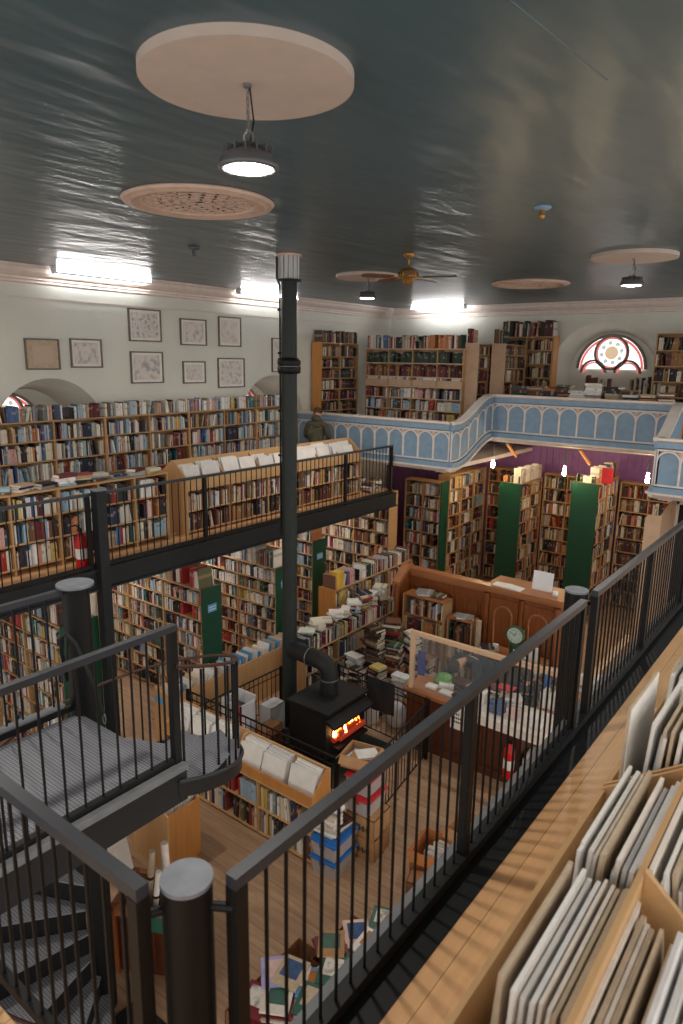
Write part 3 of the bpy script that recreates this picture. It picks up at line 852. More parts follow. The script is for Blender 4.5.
def bookcase(label, where, face, u0, u1, front, z0, levels, top, depth=.26, bay=.85, m=None, sty='mixed', end=None, endm=None,
             cat='bookcase', group=None, books=True, topbooks=0, fill=.97, styles=None, back=True, name='bookcase', tmul=1.0, bay_edges=None, skip=(), topz=True, run=.18, toph=.27, rown=None):
    m = m or M['pinex']
    if face == '-y':
        fn = lambda u, d, z: Vector((u, front + d, z)); U = Vector((1, 0, 0)); N = Vector((0, 1, 0))
    else:
        fn = lambda u, d, z: Vector((front - d, u, z)); U = Vector((0, 1, 0)); N = Vector((-1, 0, 0))

    def box(mb, ua, ub, da, db, za, zb):
        p, q = fn(ua, da, za), fn(ub, db, zb)
        return mb.box(p.x, q.x, p.y, q.y, p.z, q.z)
    c = fn((u0 + u1) / 2, depth / 2, z0)
    t = thing(name, label, cat, c, group)
    nb = max(1, round((u1 - u0) / bay))
    ed = bay_edges or [u0 + (u1 - u0) * i / nb for i in range(nb + 1)]
    th = .02
    for i, e in enumerate(ed):
        a = min(max(e - th / 2, u0), u1 - th)
        box(MB(), a, a + th, 0, depth, z0, top).build('side_panel', M['pine'] if face == '-y' else m, t)
    for z in levels:
        box(MB(), u0 + th, u1 - th, .004, depth - .01, z - .018, z).build('shelf', m, t)
    if topz:
        box(MB(), u0, u1, 0, depth, top, top + .02).build('top_board', m, t)
    if back:
        box(MB(), u0 + th, u1 - th, depth - .01, depth, z0, top).build('back_panel', m, t)
    if end:
        side, ext = end                                        # painted end panel on the left or right
        e = u1 if side == 'r' else u0
        s = 1 if side == 'r' else -1
        mb = MB(); box(mb, e + s * .001, e + s * .025, -.01, depth * ext + .01, z0, top + .03); mb.build('end_panel', endm or M['green'], t)
    if books:
        L = levels + [top]
        nr = len(levels)
        names = rown or ['bottom row' if i == 0 else ('top row' if i == nr - 1 else ['', 'second', 'third', 'fourth', 'fifth', 'sixth', 'seventh', 'eighth', 'ninth'][i] + ' row up') for i in range(nr)]
        for i in range(nr):
            if i in skip: continue
            hm = L[i + 1] - L[i] - .035
            for k in range(len(ed) - 1):
                st = sty if styles is None else styles[i % len(styles)]
                book_row(fn, U, N, ed[k] + th / 2 + .003, ed[k + 1] - th / 2 - .003, L[i], hm, depth - .03, st, names[i] + ', ' + where, fill, tmul, run)
    if topbooks:
        for k in range(topbooks):
            book_row(fn, U, N, u0 + .01, u1 - .01, top + .021, toph, depth - .03, sty, 'loose row on top, ' + where, .96, tmul, run)
    return t


def lv(z0, n, pitch):
    return [z0 + pitch * i for i in range(n)]


# ================================================================== RAILINGS
def railing(label, axis, c, a, b, ztop, zbot, posts, step, zfoot=None, group=None, rw=.046, rh=.045, out=0, post_w=.05, name='railing'):
    """straight railing along axis ('x' or 'y') at constant c from a to b"""
    f = (lambda s, n, z: (c + n, s, z)) if axis == 'y' else (lambda s, n, z: (s, c + n, z))

    def bx(mb, s0, s1, n0, n1, z0, z1):
        p, q = f(s0, n0, z0), f(s1, n1, z1); return mb.box(p[0], q[0], p[1], q[1], p[2], q[2])
    p = f((a + b) / 2, 0, zbot)
    t = thing(name, label, 'railing', p, group)
    bx(MB(), a, b, -rw / 2, rw / 2, ztop - rh, ztop).build('handrail', M['rail'], t)
    bx(MB(), a, b, -.02, .02, zbot + .03, zbot + .07).build('bottom_rail', M['steel'], t)
    zf = zbot if zfoot is None else zfoot
    for s in posts:
        bx(MB(), s - post_w / 2, s + post_w / 2, -post_w / 2, post_w / 2, zf, ztop - rh).build('post', M['steel'], t)
    s = a + step * .6
    n = 0
    while s < b - .02:
        if min(abs(s - q) for q in posts) > .04:
            MB().tube([f(s, 0, zbot + .06), f(s, 0, ztop - rh)], .0075, 6).build('baluster' if n < 100 else 'baluster', M['steel'], t)
            n += 1
        s += step
    return t


railing('black railing in front along the right walkway, first stretch by the newel', 'y', -1.365, 1.245, 4.515, -1.57, ZF, [1.27, 2.87, 4.49], .098, ZF - .05)
railing('black railing along the right walkway, beyond the far round newel', 'y', -1.365, 4.745, 10.9, -1.57, ZF, [4.77, 6.31, 7.85, 9.4, 10.88], .098, ZF - .05)
railing('black railing along the left walkway in front of the gallery shelves', 'y', -7.36, 1.0, 11.215, -1.63, ZF, [1.2, 2.93, 4.66 - .12, 6.39, 8.05, 9.71, 11.19], .108, ZF - .02, rh=.035, rw=.045)
railing('short black railing at the bottom left, running into the nearest newel', 'x', 1.04, -3.2, -1.53, -1.555, ZF, [-1.555, -3.17], .1, ZF - .05)
railing('railing on the near side of the metal stair landing', 'y', -3.25, -.5, 2.55, -1.625, ZF, [2.52, -.45], .115, ZF - .02, rh=.04)
railing('railing on the far side of the metal stair landing', 'y', -4.38, -.5, 2.46, -1.625, ZF, [-.45], .115, ZF, rh=.04)

for (x, y, z1, lb) in ((-1.49, 1.175, -1.59, 'thick round black newel with grey cap, nearest, bottom of the picture'),
                       (-1.49, 4.735, -1.585, 'thick round black newel with grey cap, halfway along the right railing')):
    t = thing('newel_post', lb, 'post', (x, y, ZG), 'round newels of the right railing')
    MB().cyl((x, y), .08, ZG, z1 - .014, 32).build('shaft', M['steel'], t)
    MB().cyl((x, y), .083, z1 - .014, z1, 48).build('cap', M['cap'], t)
    for (qx, qy) in ((-1.365, y + .05 + .03),) + (((-1.555, 1.07),) if y < 2 else ((-1.39, 4.5),)):
        MB().tube([(x, y, z1 - .1), (qx, qy, z1 - .1)], .016, 6).build('connector', M['steel'], t)

# ================================================================== STEEL COLUMN + LANDING + SPIRAL STAIR
t = thing('column', 'square black steel column carrying the left walkway beside the fire extinguisher', 'column', (-7.30, 4.66, ZG))
BX(-7.365, -7.235, 4.595, 4.725, ZG + .012, -1.6).build('shaft', M['beam'], t)
BX(-7.375, -7.225, 4.585, 4.735, -1.6, -1.58).build('cap_plate', M['cap'], t)
BX(-7.42, -7.18, 4.54, 4.78, ZG, ZG + .012).build('foot_plate', M['beam'], t)

t = thing('stair_landing', 'grey chequer plate landing at the left, ending at the round stair column', 'landing', (-3.8, 1.0, ZF - .26))
BX(-4.34, -3.24, -.6, 2.5, ZF - .03, ZF).build('deck_plate', M['plate'], t)
MB().box(-3.29, -3.20, -.6, 2.56, ZF - .24, ZF - .03).build('near_beam', M['beam'], t)
MB().box(-3.30, -3.18, -.6, 2.56, ZF - .012, ZF + .03).build('kerb_strip', M['lip'], t)
MB().box(-4.40, -4.33, -.6, 2.44, ZF - .24, ZF - .03).build('far_beam', M['beam'], t)
MB().tube([(-4.39, -.6, ZF + .09), (-4.39, 2.4, ZF + .09)], .028, 8).build('kick_tube', M['lip'], t)

CX, CY, CR = -4.36, 2.55, 1.18
t = thing('spiral_stair', 'black spiral stair winding down from the metal landing at the left', 'staircase', (CX, CY, ZG))
MB().cyl((CX, CY), .095, ZG, -1.616, 32).build('centre_column', M['steel'], t)
MB().cyl((CX, CY), .13, -1.616, -1.6, 40).build('column_cap', M['cap'], t)
NT = 13; RISE = (ZF - ZG) / 14; STEP = math.radians(26); A0 = math.radians(-3)
pt = lambda r, a, z: Vector((CX + r * math.cos(a), CY + r * math.sin(a), z))
for k in range(NT):
    z = ZF - RISE * (k + 1); a0 = A0 + STEP * k; a1 = a0 + STEP * 1.08
    n = 6
    poly = [pt(.09, a0, 0), pt(.09, a1, 0)] + [pt(CR - .03, a1 + (a0 - a1) * i / n, 0) for i in range(n + 1)]
    mb = MB(); mb.prism([(p.x, p.y) for p in poly], lambda u, v, w_: Vector((u, v, w_)), z - .012, z)
    tr = mb.build('tread', M['plate'], t)
    # nosing on the downstairs edge: bright strip, and the down-turned lip
    ns = MB(); d = Vector((-math.sin(a1), math.cos(a1), 0)) * .006
    pa, pb_ = pt(.1, a1, z), pt(CR - .03, a1, z)
    ns.add([pa, pb_, pb_ + d * 2, pa + d * 2, pa - Vector((0, 0, .014)), pb_ - Vector((0, 0, .014)), pb_ + d * 2 - Vector((0, 0, .014)), pa + d * 2 - Vector((0, 0, .014))],
           [(0, 1, 2, 3), (7, 6, 5, 4), (0, 4, 5, 1), (3, 2, 6, 7), (1, 5, 6, 2), (0, 3, 7, 4)])
    ns.build('nosing', M['cap'], tr)
    c0, c1 = pt(.1, a1 - .03, z - .012), pt(CR - .035, a1 - .03, z - .012); dn = Vector((0, 0, RISE - .014)); e_ = Vector((-math.sin(a1), math.cos(a1), 0)) * .006
    MB().add([c0, c1, c1 - dn, c0 - dn, c0 + e_, c1 + e_, c1 - dn + e_, c0 - dn + e_], [(0, 1, 2, 3), (7, 6, 5, 4), (0, 4, 5, 1), (3, 2, 6, 7), (1, 5, 6, 2), (0, 3, 7, 4)]).build('riser', M['steel'], t)
# stringer
sg = MB(); vs = []; fs = []; NN = 90
aT = A0 + STEP * (NT + .1)
for i in range(NN + 1):
    a = A0 + (aT - A0) * i / NN
    z = ZF - RISE * .55 - RISE * (a - A0) / STEP
    for r, h in ((CR - .03, -.09), (CR - .03, .03), (CR - .015, .03), (CR - .015, -.09)):
        vs.append(pt(r, a, max(ZG, z + h)))
for i in range(NN):
    for j in range(4): fs.append((i * 4 + j, i * 4 + (j + 1) % 4, (i + 1) * 4 + (j + 1) % 4, (i + 1) * 4 + j))
sg.add(vs, fs).build('outer_stringer', M['beam'], t)
lipm = MB()
lipm.tube([pt(CR - .01, A0 + (aT - A0) * i / NN, max(ZG + .03, ZF - RISE * .55 - RISE * (A0 + (aT - A0) * i / NN - A0) / STEP + .03)) for i in range(NN + 1)], .014, 6)
lipm.build('stringer_edge', M['rail'], t)
# handrail and balusters
hr = [pt(CR - .04, A0 + .03 + (aT - A0) * i / NN, ZF - RISE * .8 - RISE * (aT - A0) * i / NN / STEP + .86) for i in range(NN + 1)]
MB().tube(hr, .013, 8).build('handrail', M['leather'], t)
NBAL = NT * 3
for i in range(NBAL):
    a = A0 + .06 + (aT - A0 - .1) * i / (NBAL - 1)
    z = ZF - RISE * (a - A0) / STEP
    MB().tube([pt(CR - .04, a, max(ZG, z - .14)), pt(CR - .04, a, z - RISE * .8 + .85)], .009, 6).build('baluster', M['steel'], t)
# strap hanging on the column
qx, qy = CX + .06, CY - .1
tg = thing('strap', 'dark leather strap with a steel clip hung on the round stair column', 'strap', (qx, qy, -2.75))
pts = [(qx - .12, qy + .02, -2.35), (qx - .10, qy - .02, -2.1), (qx - .05, qy - .035, -1.97), (qx + .01, qy - .03, -1.93), (qx + .07, qy + .0, -2.0), (qx + .11, qy + .03, -2.15), (qx + .17, qy + .07, -2.35), (qx + .2, qy + .1, -2.55)]
MB().tube(pts, .016, 8, flat=(.35, 1.0)).build('belt', M['blackcloth'], tg)
MB().tube([(qx + .2 + .018 * math.cos(q), qy + .1, -2.58 + .04 * math.sin(q)) for q in [2 * PI * k / 14 for k in range(14)]], .005, 6, closed=True).build('clip', M['chain'], tg)

# ================================================================== LEFT GALLERY FURNITURE
wl = [ZF + .1 + .305 * i for i in range(5)]
# tall wall shelving along the left wall: separate units
yy = 3.0
units = [(3.0, 4.75, 'leftmost'), (4.75, 6.55, 'second'), (6.55, 8.3, 'third'), (8.3, 10.05, 'fourth'), (10.05, 11.3, 'fifth')]
for a, b, nm in units:
    bookcase('pine wall bookcase under the framed maps, the %s unit of the long run' % nm, '%s wall unit' % nm, '+x', a, b, -9.92, ZF, wl, ZF + 1.6, .27, .88, M['pine'], 'pale', topbooks=1, toph=.24, group='gallery wall bookcases', skip=(0,))
lw = [ZF + .09, ZF + .385, ZF + .68]
for a, b, nm in ((2.6, 4.45, 'near'), (4.45, 6.12, 'far')):
    bookcase('low pine bookcase with piled books on top behind the left railing, %s end' % nm, 'low gallery case, %s unit' % nm, '+x', a, b, -7.82, ZF, lw, ZF + .97, .3, .62, M['pine'], 'mixed', group='low gallery bookcases', rown=['bottom row', 'middle row', 'upper row'], tmul=1.1)
zt = ZF + .991
for i, (y, n, ang) in enumerate([(3.5, 3, 1.5), (3.8, 2, 1.2), (4.08, 3, 1.7), (4.35, 2, 1.5), (4.62, 4, 1.6), (4.85, 5, 1.4), (5.1, 4, 1.6), (5.4, 2, 1.5), (5.68, 3, 1.7), (5.95, 2, 1.5)]):
    flat_pile(-7.97, y, zt, n, 'pale', 'pile on low gallery bookcase', ang, .3)


def browser(label, fnx, y0, y1, xl, xr, zfloor, zlip, zridge, shelves, name='print_browser', cross=None, legs=False, endname='end_panel', cat='print browser', m=None, bd=.26):
    """double-sided print browser: ridge along y, sloping bins on both sides; shelves under it"""
    t = thing(name, label, cat, ((xl + xr) / 2, (y0 + y1) / 2, zfloor))
    ye_ = [y0 + (y1 - y0) * i / 5 for i in range(1, 5)]
    m = m or M['ply']; xm = (xl + xr) / 2; th = .018
    zb = zlip - bd
    for y in (y0, y1 - th):
        MB().prism([(xl, zfloor), (xr, zfloor), (xr, zlip), (xm + .02, zridge), (xm - .02, zridge), (xl, zlip)], lambda u, v, w_: Vector((u, w_, v)), y, y + th).build(endname, m, t)
    for c in (cross or []):
        MB().prism([(xl + th, zb), (xr - th, zb), (xr - th, zlip - .02), (xm, zridge - .02), (xl + th, zlip - .02)], lambda u, v, w_: Vector((u, w_, v)), c - .008, c + .008).build('divider', m, t)
    BX(xl, xl + th, y0 + th, y1 - th, zlip - bd - .04, zlip).build('lip_board', M['plyx'], t)
    BX(xr - th, xr, y0 + th, y1 - th, zlip - bd - .04, zlip).build('lip_board', M['plyx'], t)
    BX(xm - th / 2, xm + th / 2, y0 + th, y1 - th, zb, zridge).build('ridge_board', M['plyx'], t)
    BX(xl + th, xr - th, y0 + th, y1 - th, zb - .02, zb).build('bin_floor', M['plyx'], t)
    for z in shelves:
        BX(xl + .01, xr - .01, y0 + th, y1 - th, z - .018, z).build('shelf', M['plyx'], t)
    if shelves:
        BX(xm - .008, xm + .008, y0 + th, y1 - th, zfloor, zb - .02).build('centre_panel', M['plyx'], t)
        for c in ye_:
            BX(xl + .004, xr - .004, c - .01, c + .01, zfloor, zb - .04).build('upright', m, t)
    else:
        BX(xl + .06, xr - .06, y0 + .06, y1 - .06, zfloor, zb - .02).build('plinth', M['ply'], t)
    return t





def mounted_print(c, ux, lean_axis, lean, w, h, th, m, label, group, art=None, name='mounted_print'):
    """a mounted print standing on its lower edge at c; ux horizontal direction; leans about ux"""
    t = MB()
    ux = Vector(ux).normalized(); nn = Vector((ux.y, -ux.x, 0))
    Zl = (Vector((0, 0, 1)) * math.cos(lean) + nn * math.sin(lean)); nl = (nn * math.cos(lean) - Vector((0, 0, 1)) * math.sin(lean))
    c = Vector(c)

    def blk(mb, a, b, za, zb, ta, tb):
        vs = [c + ux * u + Zl * z + nl * n_ for n_ in (ta, tb) for z in (za, zb) for u in (a, b)]
        return mb.add(vs, [(0, 2, 3, 1), (4, 5, 7, 6), (0, 1, 5, 4), (2, 6, 7, 3), (0, 4, 6, 2), (1, 3, 7, 5)])
    o = blk(MB(), -w / 2, w / 2, 0, h, -th / 2, th / 2).build(name, m, None, origin=c)
    tag(o, label, 'print', group)
    if art:
        s = .16
        blk(MB(), -w * (.5 - s), w * (.5 - s), h * s, h * (1 - s), th / 2, th / 2 + .001).build('picture_sheet', art, o)
    return o


ART = [print_mat('print_art_%d' % i, (224, 218, 208), ink, 20 + i * 5, 14, .44) for i, ink in enumerate([(150, 140, 132), (170, 150, 120), (130, 140, 150), (190, 170, 150)])]

browser('long plywood print browser with bookshelves below behind the left railing', None, 6.42, 10.75, -8.42, -7.78, ZF, -1.74, -1.5, [ZF + .06, ZF + .37], 'print_browser', [7.2, 8.0, 8.8, 9.5, 10.1], bd=.15)
for i, z in enumerate((ZF + .06, ZF + .37)):
    fn = lambda u, d, z_: Vector((-7.78 - d, u, z_)); ye = [6.42 + 4.33 * i / 5 for i in range(6)]
    for k in range(5):
        book_row(fn, Vector((0, 1, 0)), Vector((-1, 0, 0)), ye[k] + .02, ye[k + 1] - .02, z, .27, .25, ['old', 'warm'][i], ['lower', 'upper'][i] + ' row under gallery browser', .93)
t = thing('shelf_divider_set', 'pine uprights between the shelves of the gallery print browser', 'shelf', (-7.9, 8.6, ZF))
bpy.data.objects.remove(t)
pos = [(6.6, 5), (7.0, 6), (7.4, 6), (7.8, 5), (8.2, 6), (8.6, 5), (9.0, 6), (9.35, 5), (9.75, 6), (10.15, 6), (10.45, 5)]
cnt = 0
for y, n in pos:
    for k in range(n):
        cnt += 1
        x = -7.83 - .045 * k
        hgt = R_.uniform(.28, .38)
        mounted_print((x, y + R_.uniform(-.03, .03), -1.888), (0, 1, 0), None, R_.uniform(-.36, -.28), R_.uniform(.3, .36), hgt, .014, R_.choice([M['mount'], M['mount2'], M['paper']]),
                      'white mounted print in the gallery print browser behind the left railing', 'prints in the left gallery browser', None)

# orange books piled under the blue front at the end of the walkway
for (x, y, n) in ((-7.75, 11.0, 7), (-8.05, 11.1, 8), (-7.8, 11.28, 9), (-8.3, 11.0, 6)):
    flat_pile(x, y, ZF + .002, n, 'warm', 'pile at left walkway end', .1, .4)

# fire extinguisher on the left gallery column
def extinguisher(x, y, z, label, s=1.0):
    t = thing('fire_extinguisher', label, 'fire extinguisher', (x, y, z))
    MB().lathe((x, y), [(.001, z), (.07 * s, z), (.075 * s, z + .02), (.075 * s, z + .36 * s), (.06 * s, z + .42 * s), (.03 * s, z + .45 * s), (.025 * s, z + .48 * s), (.001, z + .48 * s)], 24).build('cylinder', M['redpaint'], t)
    MB().cyl((x, y), .0765 * s, z + .14 * s, z + .27 * s, 24).build('label_band', M['paper'], t)
    MB().cyl((x, y), .022 * s, z + .47 * s, z + .52 * s, 12).build('valve', M['steel'], t)
    MB().tube([(x, y, z + .52 * s), (x - .03 * s, y - .04 * s, z + .56 * s), (x - .05 * s, y - .09 * s, z + .55 * s)], .01 * s, 6).build('handle', M['steel'], t)
    MB().tube([(x, y, z + .49 * s), (x + .07 * s, y - .03 * s, z + .5 * s), (x + .1 * s, y - .04 * s, z + .36 * s), (x + .09 * s, y - .03 * s, z + .12 * s)], .011 * s, 8).build('hose', M['steel'], t)
    return t


extinguisher(-7.52, 4.52, ZF, 'red fire extinguisher on the left walkway behind the railing')

# ================================================================== UPPER GALLERY (behind the blue fronts)
zd = ZTL - .84
# case against the left wall, seen in the corner
bookcase('dark old bookcase in the upper left corner beside a pine end board', 'upper corner case', '+x', 12.2, 13.6, -9.98, zd, lv(zd + .55, 7, .245), zd + 2.3, .26, .72, M['pine'], 'old', topbooks=1, end=('l', 1), endm=M['orange'])
lv_ = lv(zd + .62, 3, .255) + [zd + 1.385, zd + 1.60, zd + 1.90]
t = bookcase('wide pale bookcase with rows of green and maroon bound sets, upper gallery', 'bound-sets bookcase', '-y', -9.55, -7.0, 13.3, zd, lv_, zd + 2.19, .28, .64, M['lightwood'], 'warm', styles=['warm', 'pale', 'mixed', 'papers', 'maroonset', 'greenset'], topbooks=1, toph=.3, skip=(3,))
for k in range(4):
    xa = -9.55 + 2.55 * k / 4 + .02
    b_ = BX(xa, xa + .6, 13.31, 13.55, zd + 1.386, zd + 1.53)
    tag(b_.build('pamphlet_box', M['tan']), 'flat tan pamphlet box in the middle shelf of the bound sets bookcase', 'box', 'tan pamphlet boxes')
fn = lambda u, d, z: Vector((u, 13.3 + d, z))
book_row(fn, Vector((1, 0, 0)), Vector((0, 1, 0)), -9.5, -7.05, zd + 1.532, .06, .2, 'papers', 'pamphlet boxes row', .9)
for k, (xa, yb_, tp) in enumerate([(-6.85, 13.45, 2.2), (-6.45, 13.9, 2.2)]):
    bookcase(['plywood-ended bookcase next to the bound sets, upper gallery', 'plywood-ended bookcase, second beside the bound sets, upper gallery'][k], ['first', 'second'][k] + ' upper plywood-ended case', '+x', yb_, 15.0, xa + .12, zd + .3, lv(zd + .7, 6, .28), zd + 2.3, .3, .6, M['pine'], 'old', end=('l', 1), endm=M['tan'])
    book_row(lambda u, d, z: Vector((u, yb_ + d, z)), Vector((1, 0, 0)), Vector((0, 1, 0)), xa - .18, xa + .1, zd + 2.335, .3, .2, 'old', 'top of upper plywood-ended cases')
zm = ZTR - .84
bookcase('tall bookcase left of the stained window niche on the middle upper gallery', 'case left of window', '-y', -7.0, -5.75, 15.05, zm, lv(zm + .55, 5, .3), zm + 2.02, .28, .62, M['pinex'], 'old', topbooks=1, toph=.36, end=('r', 1), endm=M['orange'])
bookcase('bookcase right of the stained window niche on the middle upper gallery', 'case right of window', '-y', -3.55, -2.3, 14.7, zm, lv(zm + .55, 5, .3), zm + 2.05, .28, .62, M['pinex'], 'old', topbooks=0)
# low shelf behind the middle front with lying piles
bookcase('low shelf behind the middle blue front, topped with lying piles of books', 'low middle shelf', '-y', -6.0, -2.7, 13.25, zm, lv(zm + .1, 2, .36), ZTR - .06, .5, .8, M['pinex'], 'old', books=False)
px = -5.75
while px < -2.75:
    flat_pile(px, 13.46 + R_.uniform(-.04, .1), ZTR - .038, R_.randint(4, 9), 'old' if R_.random() < .7 else 'papers', 'pile behind middle front', R_.uniform(-.2, .2), .2, (.24, .34), (.17, .24), (.02, .05))
    px += R_.uniform(.27, .36)
px = -5.5
while px < -4.0:
    flat_pile(px, 13.85, ZTR - .05 - .5, 14, 'old', 'pile before stained window', 0, .2, (.22, .32), (.16, .22), (.03, .06)); px += .36
for k, px in enumerate((-5.15, -4.85, -4.2, -3.95)):
    book_row(lambda u, d, z: Vector((u, 15.5 + d, z)), Vector((1, 0, 0)), Vector((0, 1, 0)), px, px + .26, -.745, .5, .2, 'old', 'stained window sill', tmul=1.4)
# ================================================================== GROUND FLOOR STACKS
def shelf_label(x, y, z, w=.16, h=.09):
    """small blue section label with two rows of lettering on a green end panel facing +x"""
    t = thing('shelf_label', 'small blue label on the green shelf end at y', 'label', (x, y, z))
    return t


STK = [(4.1, .5, -7.42, 2.05, 'first', 'nearest, behind the stair column'), (6.32, .36, -7.42, 1.93, 'second', 'second, with a blue label'),
       (7.92, .36, -7.42, 1.88, 'third', 'third, half behind the flue pole'), (9.5, .36, -7.95, 1.92, 'fourth', 'fourth, beyond the flue pole')]
for y, dp, xe, ht, nm, lb in STK:
    bookcase('pine bookcase with a dark green end, left aisle, %s' % lb, '%s green-ended case' % nm, '-y', -10.15, xe, y, ZG, lv(ZG + .06, 8, (ht - .06) / 8), ZG + ht, dp, .9, M['pinex'], 'mixed',
             end=('r', 1), group=None, topbooks=1, toph=.3, tmul=.85)
for (x, y, z, lb) in ((-7.394, 6.42, -3.72, 'small blue section label on the green shelf end left of the flue pole'), (-7.924, 9.6, -3.72, 'small blue section label on the green shelf end right of the flue pole'),
                      (-7.394, 8.02, -3.75, 'small blue section label on the green shelf end nearest the flue pole')):
    t = BX(x, x + .004, y, y + .17, z, z + .12).build('shelf_label', M['label']); tag(t, lb, 'label')
    k = MB()
    for j in range(2):
        for i in range(5):
            k.box(x + .0042, x + .0052, y + .02 + i * .028, y + .04 + i * .028, z + .03 + j * .04, z + .045 + j * .04)
    k.build('lettering', M['paper'], t)
bookcase('tall bookcase across the far end below the left walkway', 'far walkway case', '-y', -10.2, -7.5, 11.4, ZG, lv(ZG + .1, 9, .285), ZG + 2.66, .3, .9, M['pinex'], 'warm')
bookcase('bookcase under the blue front facing the camera, left of a green edge', 'outfacing corner case', '-y', -8.12, -7.2, 12.95, ZG, lv(ZG + .1, 9, .287), ZG + 2.68, .3, .46, M['pinex'], 'mixed', end=('r', 1), toph=.25)
bookcase('bookcase running back from the green edge under the left blue front', 'receding corner case', '+x', 13.3, 15.1, -7.17, ZG, lv(ZG + .1, 9, .3), ZG + 2.8, .3, .6, M['pine'], 'warm')
for x, w, y, ht, nm in ((-6.24, .46, 13.9, 2.7, 'left'), (-4.60, .5, 13.75, 2.92, 'right')):
    t = bookcase('tall double bookcase with dark green front, %s one under the middle blue front' % nm, '%s green-fronted case' % nm, '+x', y + .03, 15.15, x + w, ZG, lv(ZG + .1, 9, (ht - .1) / 9), ZG + ht, w, .56, M['pine'], 'warm')
    BX(x - .015, x + w + .015, y - .03, y + .025, ZG, ZG + ht + .02).build('end_panel', M['green'], t)
    book_row(lambda u, d, z: Vector((x + w - d, u, z)), Vector((0, 1, 0)), Vector((-1, 0, 0)), y + .05, 15.1, ZG + ht + .022, .34, .2, 'papers' if nm == 'left' else 'warm', 'top of %s green-fronted case' % nm, .95, 1.4)
    book_row(lambda u, d, z: Vector((u, y + .03 + d, z)), Vector((1, 0, 0)), Vector((0, 1, 0)), x + .02, x + w, ZG + ht + .022, .16, .15, 'old', 'front top of %s green-fronted case' % nm)
b_ = MB().box(-4.16, -3.9, 13.95, 14.0, ZG + 2.945, ZG + 3.25)
tag(b_.build('red_box_file', M['redplastic']), 'bright red folder standing on top of the right green-fronted bookcase', 'folder')
for i, (a, b) in enumerate(((-7.12, -6.3), (-5.74, -4.65), (-4.05, -2.85), (-2.85, -1.4))):
    nm = ['left of the left green-fronted case', 'between the two green-fronted cases', 'right of the right green-fronted case', 'by the tan partition'][i]
    bookcase('bookcase on the purple back wall, %s' % nm, ['first', 'second', 'third', 'fourth'][i] + ' purple wall case', '-y', a, b, 15.13, ZG, lv(ZG + .1, 9, .3), ZG + 2.8, .28, .55, M['pinex'], 'warm' if i % 2 else 'old')

# bare bulbs on timber brackets under the middle front
for (x, y, z), lb in (((-6.25, 13.45, -2.16), 'lit bare bulb on a timber bracket, leftmost of three under the blue front'),
                      ((-4.70, 13.45, -2.16), 'lit bare bulb on a timber bracket, middle one of three under the blue front'),
                      ((-3.13, 13.45, -2.12), 'lit bare bulb on a timber bracket, rightmost of three under the blue front')):
    t = thing('bulb_light', lb, 'light', (x, y, z), 'bulbs under the blue front')
    MB().tube([(x - .02, y, -1.74), (x + .12, y + .02, -1.70), (x + .32, y + .05, -1.66)], .012, 6).build('arm', M['lampgrey'], t)
    MB().tube([(x + .22, y + .1, -1.66), (x + .40, y + .28, -1.97)], .03, 4).build('timber_strut', M['orange'], t)
    MB().cyl((x, y), .024, z + .14, -1.73, 12, .018).build('socket', M['lampgrey'], t)
    MB().lathe((x, y), [(.001, z - .06), (.026, z - .045), (.038, z - .01), (.034, z + .04), (.024, z + .1), (.022, z + .145), (.001, z + .145)], 16).build('glass_bulb', M['bulb'], t)

# tan partition and dark doorway at the right, below the gallery
t = thing('partition', 'tan rounded partition board under the right blue front', 'partition', (-2.55, 11.5, ZG))
pr = [(-2.62, ZG), (-2.38, ZG), (-2.38, -2.34), (-2.56, -2.34), (-2.60, -2.36), (-2.62, -2.42)]
MB().prism(pr, lambda u, v, w_: Vector((u, w_, v)), 11.40, 11.43).build('front_board', M['tan'], t)
MB().prism([(11.43, ZG), (12.4, ZG), (12.4, -2.1), (11.43, -2.34)], lambda u, v, w_: Vector((w_, u, v)), -2.41, -2.38).build('side_board', M['tan'], t)
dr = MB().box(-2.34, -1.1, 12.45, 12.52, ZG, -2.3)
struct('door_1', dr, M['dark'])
struct('trim_9', MB().box(-2.40, -2.34, 12.4, 12.55, ZG, -2.2).box(-2.40, -1.1, 12.4, 12.55, -2.3, -2.2), M['bluew'])

# ================================================================== RECORD BROWSER, LOW CASES IN THE LEFT AISLE
t = thing('record_browser', 'long low plywood bin full of records beside the spiral stair', 'browser', (-7.2, 6.6, ZG))
BX(-7.02, -7.0, 5.35, 8.2, ZG, -4.55).build('side_board', M['ply'], t)
BX(-7.32, -7.30, 5.35, 8.2, ZG, -4.50).build('back_board', M['ply'], t)
MB().prism([(-7.3, ZG), (-7.02, ZG), (-7.02, -4.5), (-7.3, -4.44)], lambda u, v, w_: Vector((u, w_, v)), 5.33, 5.35).build('end_board', M['ply'], t)
BX(-7.3, -7.02, 5.35, 8.2, -4.87, -4.85).build('bin_floor', M['ply'], t)
y = 5.4; n = 0
while y < 8.15:
    n += 1
    o = mounted_print((-7.16, y, -4.849), (1, 0, 0), None, -.3 + R_.uniform(-.06, .06), .25, R_.uniform(.36, .44), .012, R_.choice([M['paper'], M['mount'], M['mount2'], M['label'], M['mount3']]),
                      'record sleeve standing in the long plywood bin by the spiral stair', 'sleeves in the long plywood bin', None, 'record_sleeve')
    o['category'] = 'record'
    y += R_.uniform(.035, .06)
# blue label on its end
b_ = BX(-7.28, -7.10, 5.322, 5.328, -4.66, -4.56).build('shelf_label', M['label']); tag(b_, 'blue label on the end of the long plywood record bin', 'label')

